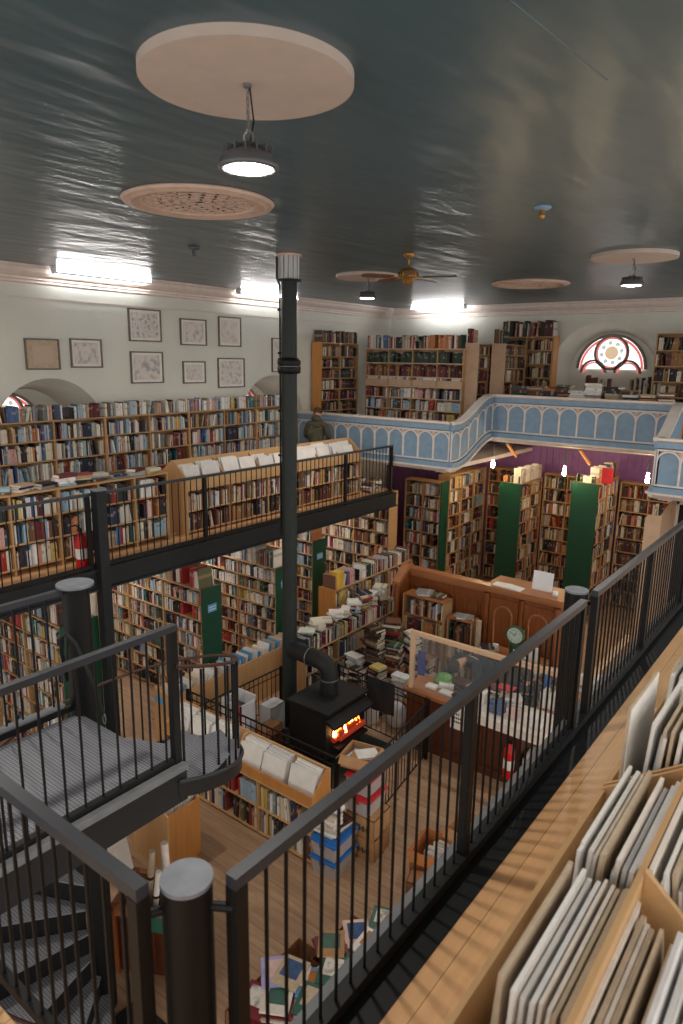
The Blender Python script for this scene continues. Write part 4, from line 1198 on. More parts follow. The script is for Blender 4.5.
# low bookcases right of the flue pole
bookcase('low bookcase with heaped books on top, right of the flue pole', 'low heaped case', '+x', 7.55, 10.1, -6.45, ZG, [ZG + .1, ZG + .42], ZG + .76, .34, .85, M['pine'], 'mixed', topbooks=1, toph=.26)
bookcase('taller bookcase with a plywood end behind the low heaped case', 'plywood-ended aisle case', '+x', 8.75, 11.2, -6.81, ZG, [ZG + .1, ZG + .45, ZG + .8, ZG + 1.12], ZG + 1.42, .34, .8, M['pine'], 'mixed', topbooks=1, toph=.26, end=('l', 1), endm=M['orange'])
for (y, n, st) in ((7.75, 2, 'papers'), (8.0, 4, 'papers'), (8.25, 3, 'warm'), (8.5, 5, 'papers'), (8.75, 5, 'warm'), (9.0, 6, 'pale'), (9.3, 8, 'warm'), (9.55, 7, 'warm'), (9.8, 7, 'papers')):
    flat_pile(-6.6, y, ZG + .76 + .29, n, st, 'heap on low heaped case', R_.uniform(0, 3), .5)
tag(BX(-6.95, -6.80, 8.78, 8.98, ZG + 1.45, ZG + 1.75).build('yellow_box_file', mat('yellow_cloth', (220, 176, 70), .6)), 'big yellow volume standing on the plywood-ended bookcase', 'book')
# floor piles between the stove fence and the desk
PILE = [(-6.2, 8.05, 9), (-5.9, 8.2, 14), (-5.6, 8.3, 18), (-6.15, 8.45, 16), (-5.85, 8.6, 30), (-5.5, 8.65, 26), (-6.15, 8.85, 20), (-5.75, 8.95, 36), (-5.4, 9.0, 30), (-5.2, 8.4, 14), (-5.0, 8.75, 20), (-4.95, 8.35, 9), (-5.3, 8.0, 9)]
for (x, y, n) in PILE:
    flat_pile(x, y, ZG + .001, n, R_.choice(['warm', 'pale', 'papers', 'old']), 'floor pile behind stove', R_.uniform(-.4, .4), .25, (.2, .3), (.15, .22), (.018, .05))

# ================================================================== PULPIT PANELLING, CARVED DESK
t = thing('pew_panelling', 'varnished wooden pew panelling with arched panels behind the desk', 'panelling', (-5.3, 10.0, ZG))
BX(-6.1, -4.5, 10.0, 10.05, ZG, -3.64).build('back_board', M['oak'], t)
MB().box(-6.14, -4.46, 9.93, 10.12, -3.66, -3.58).box(-6.14, -4.46, 9.96, 10.0, -3.72, -3.66).build('top_rail', M['oakx'], t)
a = MB()
for k in range(7):
    xc = -5.95 + .22 * k; n = 10; r = .085
    pts = [(xc - r, -4.5)] + [(xc - r * math.cos(PI * i / n), -4.0 + r * 1.3 * math.sin(PI * i / n)) for i in range(n + 1)] + [(xc + r, -4.5)]
    a.tube([(u, 9.995, v) for u, v in pts], .016, 6)
a.build('arch_moulding', M['oak'], t)
MB().prism([(9.62, ZG), (10.0, ZG), (10.0, -3.6), (9.9, -3.6), (9.62, -3.8)], lambda u, v, w_: Vector((w_, u, v)), -6.15, -6.1).build('side_wing', M['oak'], t)
MB().prism([(9.58, -3.83), (9.9, -3.6), (10.05, -3.6), (10.05, -3.53), (9.88, -3.53), (9.58, -3.76)], lambda u, v, w_: Vector((w_, u, v)), -6.2, -6.05).build('wing_rail', M['oakx'], t)
MB().cyl((-6.12, 9.62), .05, ZG, -3.8, 16).build('corner_post', M['oak'], t)
t = thing('carved_cabinet', 'carved reddish oak cabinet with two arched doors behind the desk', 'cabinet', (-3.9, 10.1, ZG))
BX(-4.5, -3.35, 9.85, 10.35, ZG, -3.62).build('body', M['oak'], t)
MB().box(-4.56, -3.27, 9.76, 10.4, -3.58, -3.52).box(-4.54, -3.3, 9.79, 10.38, -3.63, -3.58).build('top', M['oakx'], t)
for s in range(2):
    xc = -4.22 + .58 * s; n = 14
    d = BX(xc - .24, xc + .24, 9.825, 9.85, -4.62, -3.72).build('door', M['oak'], t)
    r = .15
    pts = [(xc - r, -4.52)] + [(xc - r * math.cos(PI * i / n), -4.0 + r * 1.1 * math.sin(PI * i / n)) for i in range(n + 1)] + [(xc + r, -4.52)]
    MB().tube([(u, 9.82, v) for u, v in pts], .02, 6, closed=True).build('arch_moulding', M['oakx'], d)
    MB().ball((xc + (.2 if s == 0 else -.2), 9.8, -4.15), .018, 8).build('knob', M['brass'], d)
for x in (-4.52, -3.93, -3.36):
    MB().lathe((x, 9.83), [(.03, -4.62), (.045, -4.5), (.028, -4.3), (.045, -4.1), (.03, -3.9), (.045, -3.75), (.05, -3.66)], 14).build('turned_column', M['oak'], t)
o = MB(); o.add([Pt for Pt in [(-4.45, 9.82, -3.515), (-4.2, 9.8, -3.515), (-4.2, 10.0, -3.515), (-4.45, 10.02, -3.515), (-4.45, 9.82, -3.505), (-4.2, 9.8, -3.49), (-4.2, 10.0, -3.49), (-4.45, 10.02, -3.505)]], [(3, 2, 1, 0), (4, 5, 6, 7), (0, 1, 5, 4), (1, 2, 6, 5), (2, 3, 7, 6), (3, 0, 4, 7)])
o.add([(-4.2, 9.8, -3.515), (-3.95, 9.78, -3.515), (-3.95, 9.98, -3.515), (-4.2, 10.0, -3.515), (-4.2, 9.8, -3.49), (-3.95, 9.78, -3.505), (-3.95, 9.98, -3.505), (-4.2, 10.0, -3.49)], [(3, 2, 1, 0), (4, 5, 6, 7), (0, 1, 5, 4), (1, 2, 6, 5), (2, 3, 7, 6), (3, 0, 4, 7)])
tag(o.build('open_ledger', M['paper']), 'white open ledger lying on top of the carved cabinet', 'book')
mx = Matrix.Translation((-3.72, 10.08, -3.518)) @ Matrix.Rotation(-.18, 4, 'X')
t = BX(-.16, .16, -.01, .01, 0, .3, mx=mx).build('notice_board', M['whiteplastic']); tag(t, 'white rectangular board leaning upright on the carved cabinet', 'board')
tag(MB().lathe((-3.45, 9.95), [(.001, -3.519), (.035, -3.519), (.042, -3.44), (.036, -3.44), (.03, -3.505), (.001, -3.505)], 16).build('mug', M['whiteplastic']), 'small white mug at the right end of the carved cabinet', 'mug')

bookcase('small front-facing bookcase inside the pew panelling, papers on top', 'small pew case', '-y', -5.95, -5.15, 9.55, ZG, [ZG + .1, ZG + .42, ZG + .74, ZG + 1.04], ZG + 1.36, .3, .8, M['oakx'], 'warm', topz=True)
flat_pile(-5.6, 9.7, ZG + 1.385, 3, 'papers', 'papers on small pew case', .2, .4, (.25, .34), (.2, .26), (.015, .03))
flat_pile(-5.35, 9.72, ZG + 1.385, 2, 'old', 'papers on small pew case', .2, .4)
bookcase('narrow bookcase right of the small case, with a white sheet on top', 'narrow pew case', '-y', -5.1, -4.65, 9.6, ZG, [ZG + .1, ZG + .42, ZG + .74], ZG + 1.12, .3, .8, M['oakx'], 'old', topz=True)
flat_pile(-4.85, 9.75, ZG + 1.145, 2, 'papers', 'sheets on narrow pew case', .3, .4, (.26, .32), (.2, .24), (.012, .02))
tag(MB().cyl((-4.55, 9.65), .045, ZG + .6, ZG + 1.2, 16).cyl((-4.55, 9.65), .05, ZG, ZG + .6, 16).build('rolled_map', M['mount3']), 'rolled tan map standing beside the narrow bookcase', 'roll')
# side table with the clock
t = thing('side_table', 'low wooden side table with grey drawers under the round clock', 'table', (-3.95, 9.5, ZG))
BX(-4.4, -3.35, 9.3, 9.75, -4.52, -4.48).build('top', M['oakx'], t)
BX(-4.38, -3.37, 9.32, 9.73, ZG, -4.52).build('body', M['mahog'], t)
for s in range(2):
    d = BX(-4.3 + .46 * s, -3.9 + .46 * s, 9.305, 9.32, -4.85, -4.56).build('drawer', M['lampgrey'], t)
    MB().ball((-4.1 + .46 * s, 9.3, -4.7), .016, 8).build('knob', M['brass'], d)
cx, cy, cz = -3.86, 9.5, -4.12
t = thing('clock', 'round green-rimmed clock with a pale face standing on the side table', 'clock', (cx, cy, -4.479))
vy = lambda r, q, d: (cx + r * math.cos(q), cy - d, cz + r * math.sin(q))
mb = MB(); n = 36; vs = []; fs = []
for r, d in ((.14, -.05), (.152, 0), (.152, .03), (.138, .04), (.124, .02)):
    vs += [vy(r, 2 * PI * k / n, d) for k in range(n)]
for i in range(4):
    for k in range(n): fs.append((i * n + k, i * n + (k + 1) % n, (i + 1) * n + (k + 1) % n, (i + 1) * n + k))
mb.add(vs, fs, True); mb.add(vs[:n], [tuple(range(n))])
mb.build('rim', M['clockrim'], t)
MB().add([vy(.126, 2 * PI * k / n, .02) for k in range(n)], [tuple(range(n))]).build('face', M['clockface'], t)
h = MB()
for k in range(12):
    q = 2 * PI * k / 12
    h.tube([vy(.085, q, .022), vy(.103, q, .022)], .004, 5)
h.build('hour_marks', M['ink'], t)
MB().tube([vy(0, 0, .025), vy(.06, 1.2, .025)], .005, 5).build('hour_hand', M['ink'], t)
MB().tube([vy(0, 0, .027), vy(.085, 2.6, .027)], .004, 5).build('minute_hand', M['ink'], t)
BX(cx - .07, cx + .07, cy - .03, cy + .05, -4.479, cz - .135).build('foot', M['clockrim'], t)
tag(BX(-4.22, -4.14, 9.5, 9.55, -4.479, -4.36).build('card', M['paper']), 'small white card standing left of the clock', 'card')
tag(BX(-3.66, -3.46, 9.42, 9.44, -4.479, -4.2).build('notice', M['paper']), 'white notice standing right of the clock', 'notice')
flat_pile(-3.72, 9.45, -4.479, 4, 'papers', 'papers by the clock', .2, .4)
flat_pile(-4.28, 9.45, -4.479, 3, 'old', 'papers by the clock', .2, .4)

# ================================================================== SERVICE DESK
t = thing('service_desk', 'long dark red wooden service desk with a panelled front', 'desk', (-3.6, 7.9, ZG))
BX(-4.58, -2.9, 7.55, 7.6, ZG, -4.5).build('front_board', M['mahog'], t)
p_ = MB()
for k in range(6):
    xa = -4.52 + .272 * k
    p_.box(xa, xa + .02, 7.535, 7.55, ZG + .15, -4.58)
p_.box(-4.58, -2.9, 7.53, 7.55, ZG, ZG + .12).box(-4.58, -2.9, 7.535, 7.55, -4.62, -4.52)
p_.build('front_moulding', M['mahog'], t)
BX(-4.62, -3.72, 7.5, 8.05, -4.5, -4.45).build('wooden_top', M['oakx'], t)
MB().box(-3.72, -2.58, 7.46, 8.1, -4.49, -4.45).box(-3.72, -2.58, 7.46, 7.53, -4.57, -4.4905).build('white_top', M['mount'], t)
BX(-4.58, -4.53, 7.6, 8.05, ZG, -4.5).build('end_board', M['mahog'], t)
BX(-2.95, -2.90, 7.6, 8.9, ZG, -4.5).build('end_board', M['mahog'], t)
BX(-2.95, -2.6, 8.1, 8.95, -4.49, -4.45).build('return_top', M['oakx'], t)
# glazed screen on the desk
t = thing('counter_screen', 'pale timber framed clear screen standing along the service desk', 'screen', (-3.4, 7.58, -4.45))
f_ = MB()
f_.box(-4.56, -4.50, 7.55, 7.60, -4.449, -3.66)
f_.build('post', M['lightwood'], t)
BX(-4.56, -2.15, 7.55, 7.60, -3.66, -3.60).build('top_rail', M['lightwood'], t)
BX(-2.21, -2.15, 7.55, 7.60, -4.6, -3.66).build('post', M['lightwood'], t)
BX(-2.21, -2.15, 7.60, 9.3, -3.66, -3.60).build('return_rail', M['lightwood'], t)
BX(-4.5, -2.21, 7.572, 7.578, -4.44, -3.66).build('pane', M['glasspane'], t)
BX(-2.23, -2.13, 7.5, 7.65, ZG, -4.6).build('foot_post', M['lightwood'], t)
# notice hanging on the front
t = BX(-3.86, -3.56, 7.495, 7.5, -4.78, -4.5).build('paper_notice', M['paper']); tag(t, 'white printed notice hanging on the front of the service desk', 'notice')
k = MB()
for i, w_ in enumerate((.2, .24, .16)):
    for j in range(int(w_ / .03)):
        k.box(-3.84 + j * .03, -3.82 + j * .03, 7.4935, 7.4945, -4.58 - i * .055, -4.55 - i * .055)
k.build('printed_lines', M['ink'], t)
DT = -4.449
t = extinguisher(-2.98, 7.445, ZG + .16, 'red fire extinguisher hung on the front of the service desk, right end', 1.0)
MB().box(-3.04, -2.92, 7.515, 7.532, ZG + .2, ZG + .5).box(-3.03, -2.93, 7.38, 7.53, ZG + .145, ZG + .16).build('wall_bracket', M['steel'], t)
# things on the desk
def carton(x, y, z, w, d, h, m, label, name='cardboard_box', cat='box', rot=0, flaps=True, fill=None, group=None, open_=True):
    t = thing(name, label, cat, (x, y, z), group)
    mx = rotz((x, y, z), rot); th = .008
    mb = MB().box(-w / 2, w / 2, -d / 2, -d / 2 + th, 0, h, mx=mx).box(-w / 2, w / 2, d / 2 - th, d / 2, 0, h, mx=mx).box(-w / 2, -w / 2 + th, -d / 2, d / 2, 0, h, mx=mx).box(w / 2 - th, w / 2, -d / 2, d / 2, 0, h, mx=mx).box(-w / 2, w / 2, -d / 2, d / 2, 0, th, mx=mx)
    mb.build('walls', m, t)
    if open_:
        if flaps:
            for s, ang in ((-1, .7), (1, -.5)):
                fm = mx @ Matrix.Translation((0, s * d / 2, h)) @ Matrix.Rotation(ang + (PI / 2 if s > 0 else -PI / 2) * .0, 4, 'X')
                MB().box(-w / 2, w / 2, 0 if s > 0 else -.1, .1 if s > 0 else 0, -.003, .003, mx=mx @ Matrix.Translation((0, s * d / 2, h)) @ Matrix.Rotation(-s * .75 if s > 0 else .95, 4, 'X')).build('flap', m, t)
            for s in (-1, 1):
                MB().box(0 if s > 0 else -.09, .09 if s > 0 else 0, -d / 2, d / 2, -.003, .003, mx=mx @ Matrix.Translation((s * w / 2, 0, h)) @ Matrix.Rotation(s * .9, 4, 'Y')).build('flap', m, t)
    else:
        MB().box(-w / 2, w / 2, -d / 2, d / 2, h - .01, h, mx=mx).box(-.03, .03, -d / 2 - .001, d / 2 + .001, h, h + .001, mx=mx).build('lid', m, t)
    return t


for i, (x, y, w_, d, h, m, lb) in enumerate([(-4.3, 7.75, .16, .12, .04, 'paper', 'white slip of paper by the left post of the screen'), (-4.05, 7.72, .2, .12, .03, 'mount2', 'pale leaflet holder behind the left of the screen'),
                                        (-3.85, 7.72, .24, .09, .035, 'steel', 'long black tray behind the screen on the desk'), (-3.62, 7.85, .22, .2, .16, 'paper', 'white till box on the desk beside the white counter'),
                                        (-3.3, 7.7, .2, .15, .14, 'denim', 'blue tin standing on the white counter'), (-3.08, 7.7, .14, .12, .12, 'magpink', 'pink and white carton on the white counter'),
                                        (-2.78, 7.68, .2, .16, .13, 'paper', 'white carton at the right end of the white counter')]):
    o = thing('desk_box', lb, 'box', (x, y, DT + .001))
    MB().box(x - w_ / 2, x + w_ / 2, y - d / 2, y + d / 2, DT + .001, DT + h, bev=.008).build('body', M[m], o)
    if h > .1: MB().box(x - w_ / 2 - .004, x + w_ / 2 + .004, y - d / 2 - .004, y + d / 2 + .004, DT + h - .03, DT + h + .004, bev=.005).build('lid', M[m], o)
for (x, y, n) in ((-3.6, 8.0, 0), (-3.95, 7.95, 4), (-3.45, 7.95, 6), (-3.2, 7.98, 5), (-4.15, 7.9, 3)):
    if n: flat_pile(x, y, DT + .001, n, 'papers' if n % 2 else 'warm', 'pile on service desk', R_.uniform(-.4, .4), .3)
px = -2.95
book_row(lambda u, d, z: Vector((u, 8.15 + d, z)), Vector((1, 0, 0)), Vector((0, 1, 0)), -2.93, -2.63, DT + .001, .26, .18, 'papers', 'service desk return')
tag(BX(-4.47, -4.36, 7.62, 7.64, -4.25, -3.9).build('blue_poster', M['bluebag']), 'deep blue sheet fixed inside the left end of the screen', 'sheet')
# shelves/table behind the desk full of papers
bookcase('low open shelf of papers behind the desk, below the pale screen rail', 'low desk shelf', '-y', -3.55, -2.4, 9.0, ZG, [ZG + .1, ZG + .42], ZG + .75, .35, .6, M['pinex'], 'papers', tmul=.7)
for (x, n, st) in ((-3.4, 5, 'papers'), (-3.1, 7, 'warm'), (-2.8, 6, 'papers'), (-2.55, 8, 'papers')):
    flat_pile(x, 9.15, ZG + .772, n, st, 'pile on low desk shelf', .1, .4, (.22, .32), (.16, .24))
tag(MB().lathe((-3.1, 8.9), [(.001, ZG + .0), (.06, ZG + .0), (.06, ZG + .9), (.04, ZG + .95), (.04, ZG + 1.0), (.001, ZG + 1.0)], 16).build('blue_bottle', M['blueplastic']), 'blue bottle standing behind the pale screen rail', 'bottle')
# white cartons by the extinguisher
carton(-2.68, 7.72, ZG, .36, .36, .44, M['whiteplastic'], 'white lidded box right of the fire extinguisher at the desk', 'white_box', 'box', .1, False, None, None, False)
carton(-2.1, 9.9, ZG, .5, .4, .75, M['whiteplastic'], 'tall white box behind the right railing beyond the screen', 'white_box', 'box', .2, False, None, None, False)
flat_pile(-2.2, 10.6, ZG + .001, 26, 'papers', 'pile behind right railing', .2, .2, (.3, .4), (.24, .3), (.03, .05))

# ================================================================== STOVE
sx0, sx1, sy0, sy1, szt = -5.70, -5.06, 6.34, 7.2, -4.5
t = thing('wood_stove', 'black wood burning stove with a bent flue pipe and a lit fire', 'stove', (-5.38, 6.77, ZG))
MB().box(sx0 - .03, sx1 + .05, sy0 - .03, sy1 + .03, szt - .05, szt, bev=.012).build('top_plate', M['stove'], t)
b_ = MB()
b_.box(sx0, sx1 - .05, sy0, sy1, ZG + .1, szt - .05, bev=.01)
b_.build('body', M['stove'], t)
fy0, fy1, fz0, fz1 = sy0 + .1, sy1 - .1, ZG + .3, szt - .16
MB().box(sx1 - .05, sx1, sy0, fy0, ZG + .1, szt - .05).box(sx1 - .05, sx1, fy1, sy1, ZG + .1, szt - .05).box(sx1 - .05, sx1, fy0, fy1, ZG + .1, fz0).box(sx1 - .05, sx1, fy0, fy1, fz1, szt - .05).build('door_surround', M['stove'], t)
MB().prism([(sx1, szt - .09), (sx1 + .16, szt - .17), (sx1 + .16, szt - .2), (sx1, szt - .15)], lambda u, v, w_: Vector((u, w_, v)), sy0 - .02, sy1 + .02).build('hood', M['stove'], t)
BX(sx1 - .049, sx1 - .045, fy0, fy1, fz0, fz1).build('firebox_lining', M['ember'], t)
MB().box(sx1, sx1 + .14, fy0, fy1, fz0 - .05, fz0 - .02).build('ash_lip', M['stove'], t)
lg = MB()
for (ya, yb_, z, o_) in ((fy0 + .04, fy1 - .1, fz0 + .04, .02), (fy0 + .12, fy1 - .03, fz0 + .05, .07), (fy0 + .1, fy1 - .12, fz0 + .11, .04)):
    lg.tube([(sx1 + o_ - .01, ya, z), (sx1 + o_ + .01, yb_, z + .03)], .042, 10)
lg.build('log', M['hotlog'], t)
for k in range(9):
    yy_ = fy0 + .06 + .06 * k; hh = R_.uniform(.06, .2)
    MB().lathe((sx1 + .03 + R_.uniform(-.02, .03), yy_), [(.001, fz0 + .08), (.03, fz0 + .1), (.02, fz0 + .1 + hh * .5), (.001, fz0 + .1 + hh)], 10).build('flame', M['fire'] if k % 3 else M['fire2'], t)
for k in ((sx0 + .06, sy0 + .06), (sx1 - .1, sy0 + .06), (sx0 + .06, sy1 - .06), (sx1 - .1, sy1 - .06)):
    MB().cyl(k, .03, ZG, ZG + .1, 12).build('leg', M['stove'], t)
MB().cyl((-5.38, 6.80), .14, szt, szt + .02, 28).build('pipe_collar', M['stove'], t)
pth = [(-5.38, 6.80, szt + .02), (-5.38, 6.80, szt + .22)] + [(-5.38 - .2 + .2 * math.cos(q), 6.80 + .02, szt + .22 + .2 * math.sin(q)) for q in [PI / 2 * k / 8 for k in range(1, 9)]] + [(-6.1, 6.86, szt + .42)]
MB().tube(pth, .122, 24).build('flue_elbow', M['stove'], t)
for a_, z_ in (((-5.38, 6.80), szt + .21),):
    MB().lathe(a_, [(.122, z_ - .012), (.128, z_ - .01), (.128, z_ + .01), (.122, z_ + .012)], 28).build('pipe_ring', M['lampgrey'], t)
MB().tube([(-5.75, 6.83 + .13 * math.cos(q), szt + .42 + .13 * math.sin(q)) for q in [2 * PI * k / 24 for k in range(24)]], .008, 6, closed=True).build('pipe_ring', M['chain'], t)
BX(-6.0, -4.75, 6.1, 7.3, ZG, ZG + .012)
t = struct('trim_10', BX(-6.1, -4.5, 6.05, 7.35, ZG, ZG + .012), M['flue'])

# stove fence
def fence(label, p, q, ztop, step=.09):
    p = Vector(p); q = Vector(q); d = (q - p); L = d.length; d.normalize()
    t = thing('stove_fence', label, 'fence', ((p.x + q.x) / 2, (p.y + q.y) / 2, ZG))
    up = lambda v, z: (v.x, v.y, z)
    MB().tube([up(p, ztop), up(q, ztop)], .012, 6).build('top_bar', M['steel'], t)
    MB().tube([up(p, ZG + .08), up(q, ZG + .08)], .01, 6).build('bottom_bar', M['steel'], t)
    MB().tube([up(p, ztop - .1), up(q, ztop - .1)], .008, 6).build('middle_bar', M['steel'], t)
    for v in (p, q):
        MB().box(v.x - .018, v.x + .018, v.y - .018, v.y + .018, ZG, ztop + .02).build('post', M['steel'], t)
    s = step
    while s < L - .03:
        v = p + d * s; MB().tube([up(v, ZG + .08), up(v, ztop)], .006, 5).build('bar', M['steel'], t); s += step
    return t


fence('black metal fence behind the stove, between the piles and the desk', (-5.72, 7.46, 0), (-4.17, 7.38, 0), -4.43)
fence('black metal fence right of the stove, running forward from the desk', (-4.13, 7.36, 0), (-3.93, 5.95, 0), -4.43)
fence('black metal fence left of the stove, beside the long record bin', (-6.65, 5.5, 0), (-6.60, 7.15, 0), -4.62)
fence('black metal fence in front of the stove behind the low print case', (-6.62, 5.36, 0), (-4.12, 5.36, 0), -4.30)
tg = MB()
vs = []; n = 10
for i in range(n + 1):
    x = -5.25 + .42 * i / n
    for z, off in ((-4.42, -.03), (-4.415, .0), (-4.42, .03)):
        pass
cl = MB(); W = 12; H = 8; vs = []; fs = []
for j in range(H + 1):
    for i in range(W + 1):
        x = -5.15 + .46 * i / W; z = -4.40 - .48 * j / H
        vs.append((x, 7.39 + .012 * math.sin(i * 1.3) * j / H, z))
for j in range(H):
    for i in range(W): fs.append((j * (W + 1) + i, j * (W + 1) + i + 1, (j + 1) * (W + 1) + i + 1, (j + 1) * (W + 1) + i))
cl.add(vs, fs, True)
k = len(cl.v)
cl.add([(a, b + .012, c) for a, b, c in vs], [f[::-1] for f in fs], True)
tag(cl.build('hanging_cloth', M['blackcloth']), 'black cloth hanging over the fence behind the stove', 'cloth')
bag = MB()
bag.ball((-4.9, 7.8, ZG + .2), .18, 8, (1, .8, 1.15)); tag(bag.build('plastic_bag', M['whiteplastic']), 'white plastic bag on the floor behind the stove fence', 'bag')
bag = MB().ball((-5.35, 7.75, ZG + .3), .16, 8, (1.1, .8, 1)).cyl((-5.35, 7.75), .15, ZG, ZG + .3, 16); tag(bag.build('plastic_bag', M['paper']), 'white bag between the fence and the floor piles', 'bag')

# white box with a slot, red poker, small crates beside the stove
t = thing('white_cabinet', 'white open-topped box left of the stove holding a tray', 'box', (-6.36, 6.02, ZG))
mb = MB(); x0, x1, y0, y1, zt_ = -6.56, -6.16, 5.87, 6.17, -4.6
mb.box(x0, x1, y0, y0 + .02, ZG, zt_).box(x0, x1, y1 - .02, y1, ZG, zt_ + .06).box(x0, x0 + .02, y0, y1, ZG, zt_).box(x1 - .02, x1, y0, y1, ZG, zt_).build('walls', M['whiteplastic'], t)
BX(x0 + .02, x1 - .02, y0 + .02, y1 - .02, zt_ - .14, zt_ - .12).build('tray', M['lampgrey'], t)
MB().tube([(-6.42, 5.95, zt_ - .12), (-6.4, 5.98, zt_ - .02), (-6.38, 6.06, zt_ + .0)], .03, 8).build('tap', M['mount3'], t)
tag(MB().tube([(-5.99, 5.80, ZG + .03), (-6.21, 5.83, -4.3)], .014, 8).tube([(-6.21, 5.83, -4.3), (-6.225, 5.832, -4.22)], .02, 8).build('red_pole', M['redplastic']), 'thin red pole leaning against the white box left of the stove', 'pole')
carton(-5.93, 6.17, ZG, .24, .44, .26, M['mahog'], 'small dark wooden crate left of the stove', 'wooden_crate', 'crate', .05, False)
carton(-5.93, 6.17, ZG + .261, .2, .36, .12, M['cardd'], 'small brown box on the dark crate left of the stove', 'cardboard_box', 'box', .08, False, None, None, False)
carton(-6.2, 6.53, ZG, .22, .3, .48, M['whiteplastic'], 'white box squeezed between the stove and the flue pole', 'white_box', 'box', 0, False, None, None, False)

# ================================================================== LOW BOOKCASE WITH PRINTS ON TOP (front of the stove)
t = bookcase('low plywood bookcase with print bins on top in front of the stove', 'case before stove', '-y', -6.45, -4.03, 4.84, ZG, [ZG + .05, ZG + .37], ZG + .68, .3, .81, M['plyx'], 'mixed', rown=['lower row', 'upper row'], tmul=1.15, run=.1)
zb = ZG + .70
BX(-6.45, -4.03, 4.84, 4.858, zb, zb + .12).build('lip_board', M['orange'], t)
BX(-6.45, -4.03, 5.122, 5.14, zb, zb + .33).build('back_board', M['ply'], t)
for x in (-6.45, -5.25, -4.05):
    MB().prism([(4.858, zb), (5.122, zb), (5.122, zb + .33), (5.06, zb + .33), (4.858, zb + .12)], lambda u, v, w_: Vector((w_, u, v)), x, x + .02).build('bin_side', M['orange'] if x > -5 else M['ply'], t)
n = 0
for (x, k, w_) in ((-6.25, 5, .32), (-5.9, 5, .3), (-5.55, 6, .32), (-5.04, 6, .34), (-4.68, 6, .33), (-4.27, 5, .36)):
    for i in range(k):
        n += 1
        mounted_print((x + R_.uniform(-.012, .012), 4.90 + .030 * i, zb + .001), (1, 0, 0), None, -.27, w_, R_.uniform(.28, .31) + .008 * i, .024, R_.choice([M['paper'], M['mount2'], M['paper']]),
                      'white mounted print in the bin of the low case before the stove', 'prints in the bin before the stove', ART[i % 4] if i == 0 and int(x * 100) % 2 else None)

# ================================================================== BOXES RIGHT OF IT
def tub(x, y, z, w, d, h, lidm, label, group=None, rot=0.05):
    t = thing('storage_tub', label, 'storage box', (x, y, z), group)
    mx = rotz((x, y, z), rot)
    vs = []
    for s, zz in ((.9, 0), (1, h)):
        vs += [mx @ Vector((sx * w / 2 * s, sy * d / 2 * s, zz)) for sx, sy in ((-1, -1), (1, -1), (1, 1), (-1, 1))]
    MB().add(vs, [(3, 2, 1, 0), (4, 5, 6, 7), (0, 1, 5, 4), (1, 2, 6, 5), (2, 3, 7, 6), (3, 0, 4, 7)]).build('tub', M['clear'], t)
    MB().box(-w / 2 - .015, w / 2 + .015, -d / 2 - .015, d / 2 + .015, h - .014, h + .012, mx=mx, bev=.008).box(-w / 2 + .03, w / 2 - .03, -d / 2 + .03, d / 2 - .03, h + .012, h + .02, mx=mx).build('lid', lidm, t)
    for s in (-1, 1):
        MB().box(-.03, .03, s * (d / 2 + .015) - .006, s * (d / 2 + .015) + .006, h - .05, h, mx=mx).build('clip', lidm, t)
    return t


tub(-3.86, 5.0, ZG, .3, .42, .2, M['blueplastic'], 'cloudy storage box with blue lid standing on the floor, lower of two')
tub(-3.86, 5.0, ZG + .222, .3, .42, .19, M['blueplastic'], 'cloudy storage box with blue lid under the white books, upper of two')
flat_pile(-3.9, 4.95, ZG + .435, 8, 'papers', 'pile on blue-lidded box', 0.1, .2, (.22, .27), (.16, .2), (.02, .035))
flat_pile(-3.85, 5.1, ZG + .435, 4, 'mixed', 'pile on blue-lidded box', 1.4, .2, (.18, .22), (.14, .18), (.02, .035))
bg = MB().ball((-3.84, 4.97, ZG + .73), .07, 8, (1.2, .9, .8)).ball((-3.78, 5.0, ZG + .75), .045, 8); tag(bg.build('crumpled_bag', M['whiteplastic']), 'crumpled white bag on top of the pile over the blue lids', 'bag')
t = carton(-3.74, 5.45, ZG, .36, .34, .26, M['card'], 'closed brown carton with black print on the floor, lower of two', 'cardboard_box', 'box', .1, False, None, None, False)
t2 = carton(-3.74, 5.45, ZG + .262, .36, .34, .24, M['card'], 'closed brown carton with black print under the red-lidded tubs', 'cardboard_box', 'box', .06, False, None, None, False)
for q, zz in ((t, ZG), (t2, ZG + .262)):
    k = MB()
    for j in range(5):
        k.tube([(-3.86 + .05 * j, 5.272, zz + .1), (-3.83 + .05 * j, 5.268, zz + .15), (-3.83 + .05 * j, 5.27, zz + .08)], .007, 5)
    k.build('printed_mark', M['ink'], q)
tub(-3.78, 5.46, ZG + .504, .29, .36, .19, M['redplastic'], 'cloudy storage tub with red lid on the brown cartons, lower of two')
tub(-3.8, 5.48, ZG + .724, .29, .36, .19, M['redplastic'], 'cloudy storage tub with red lid below the open carton, upper of two')
carton(-3.9, 5.52, ZG + .95, .36, .32, .15, M['card'], 'open brown carton of papers on top of the red-lidded tubs by the fire', 'cardboard_box', 'box', .2, True)
for i in range(4):
    mx = rotz((-3.93 + .03 * i, 5.5 + .04 * (i % 2), ZG + .98), .3 * i)
    o = MB().box(-.12, .12, -.09, .09, .02 * i + .02, .02 * i + .05, mx=mx).build('paper_bundle', [M['paper'], M['label'], M['card'], M['paper']][i])
    tag(o, ['white bundle of papers in the open carton by the fire, lowest', 'pale blue bundle of papers in the open carton by the fire', 'brown envelope in the open carton by the fire', 'white sheet bundle uppermost in the open carton by the fire'][i], 'paper')

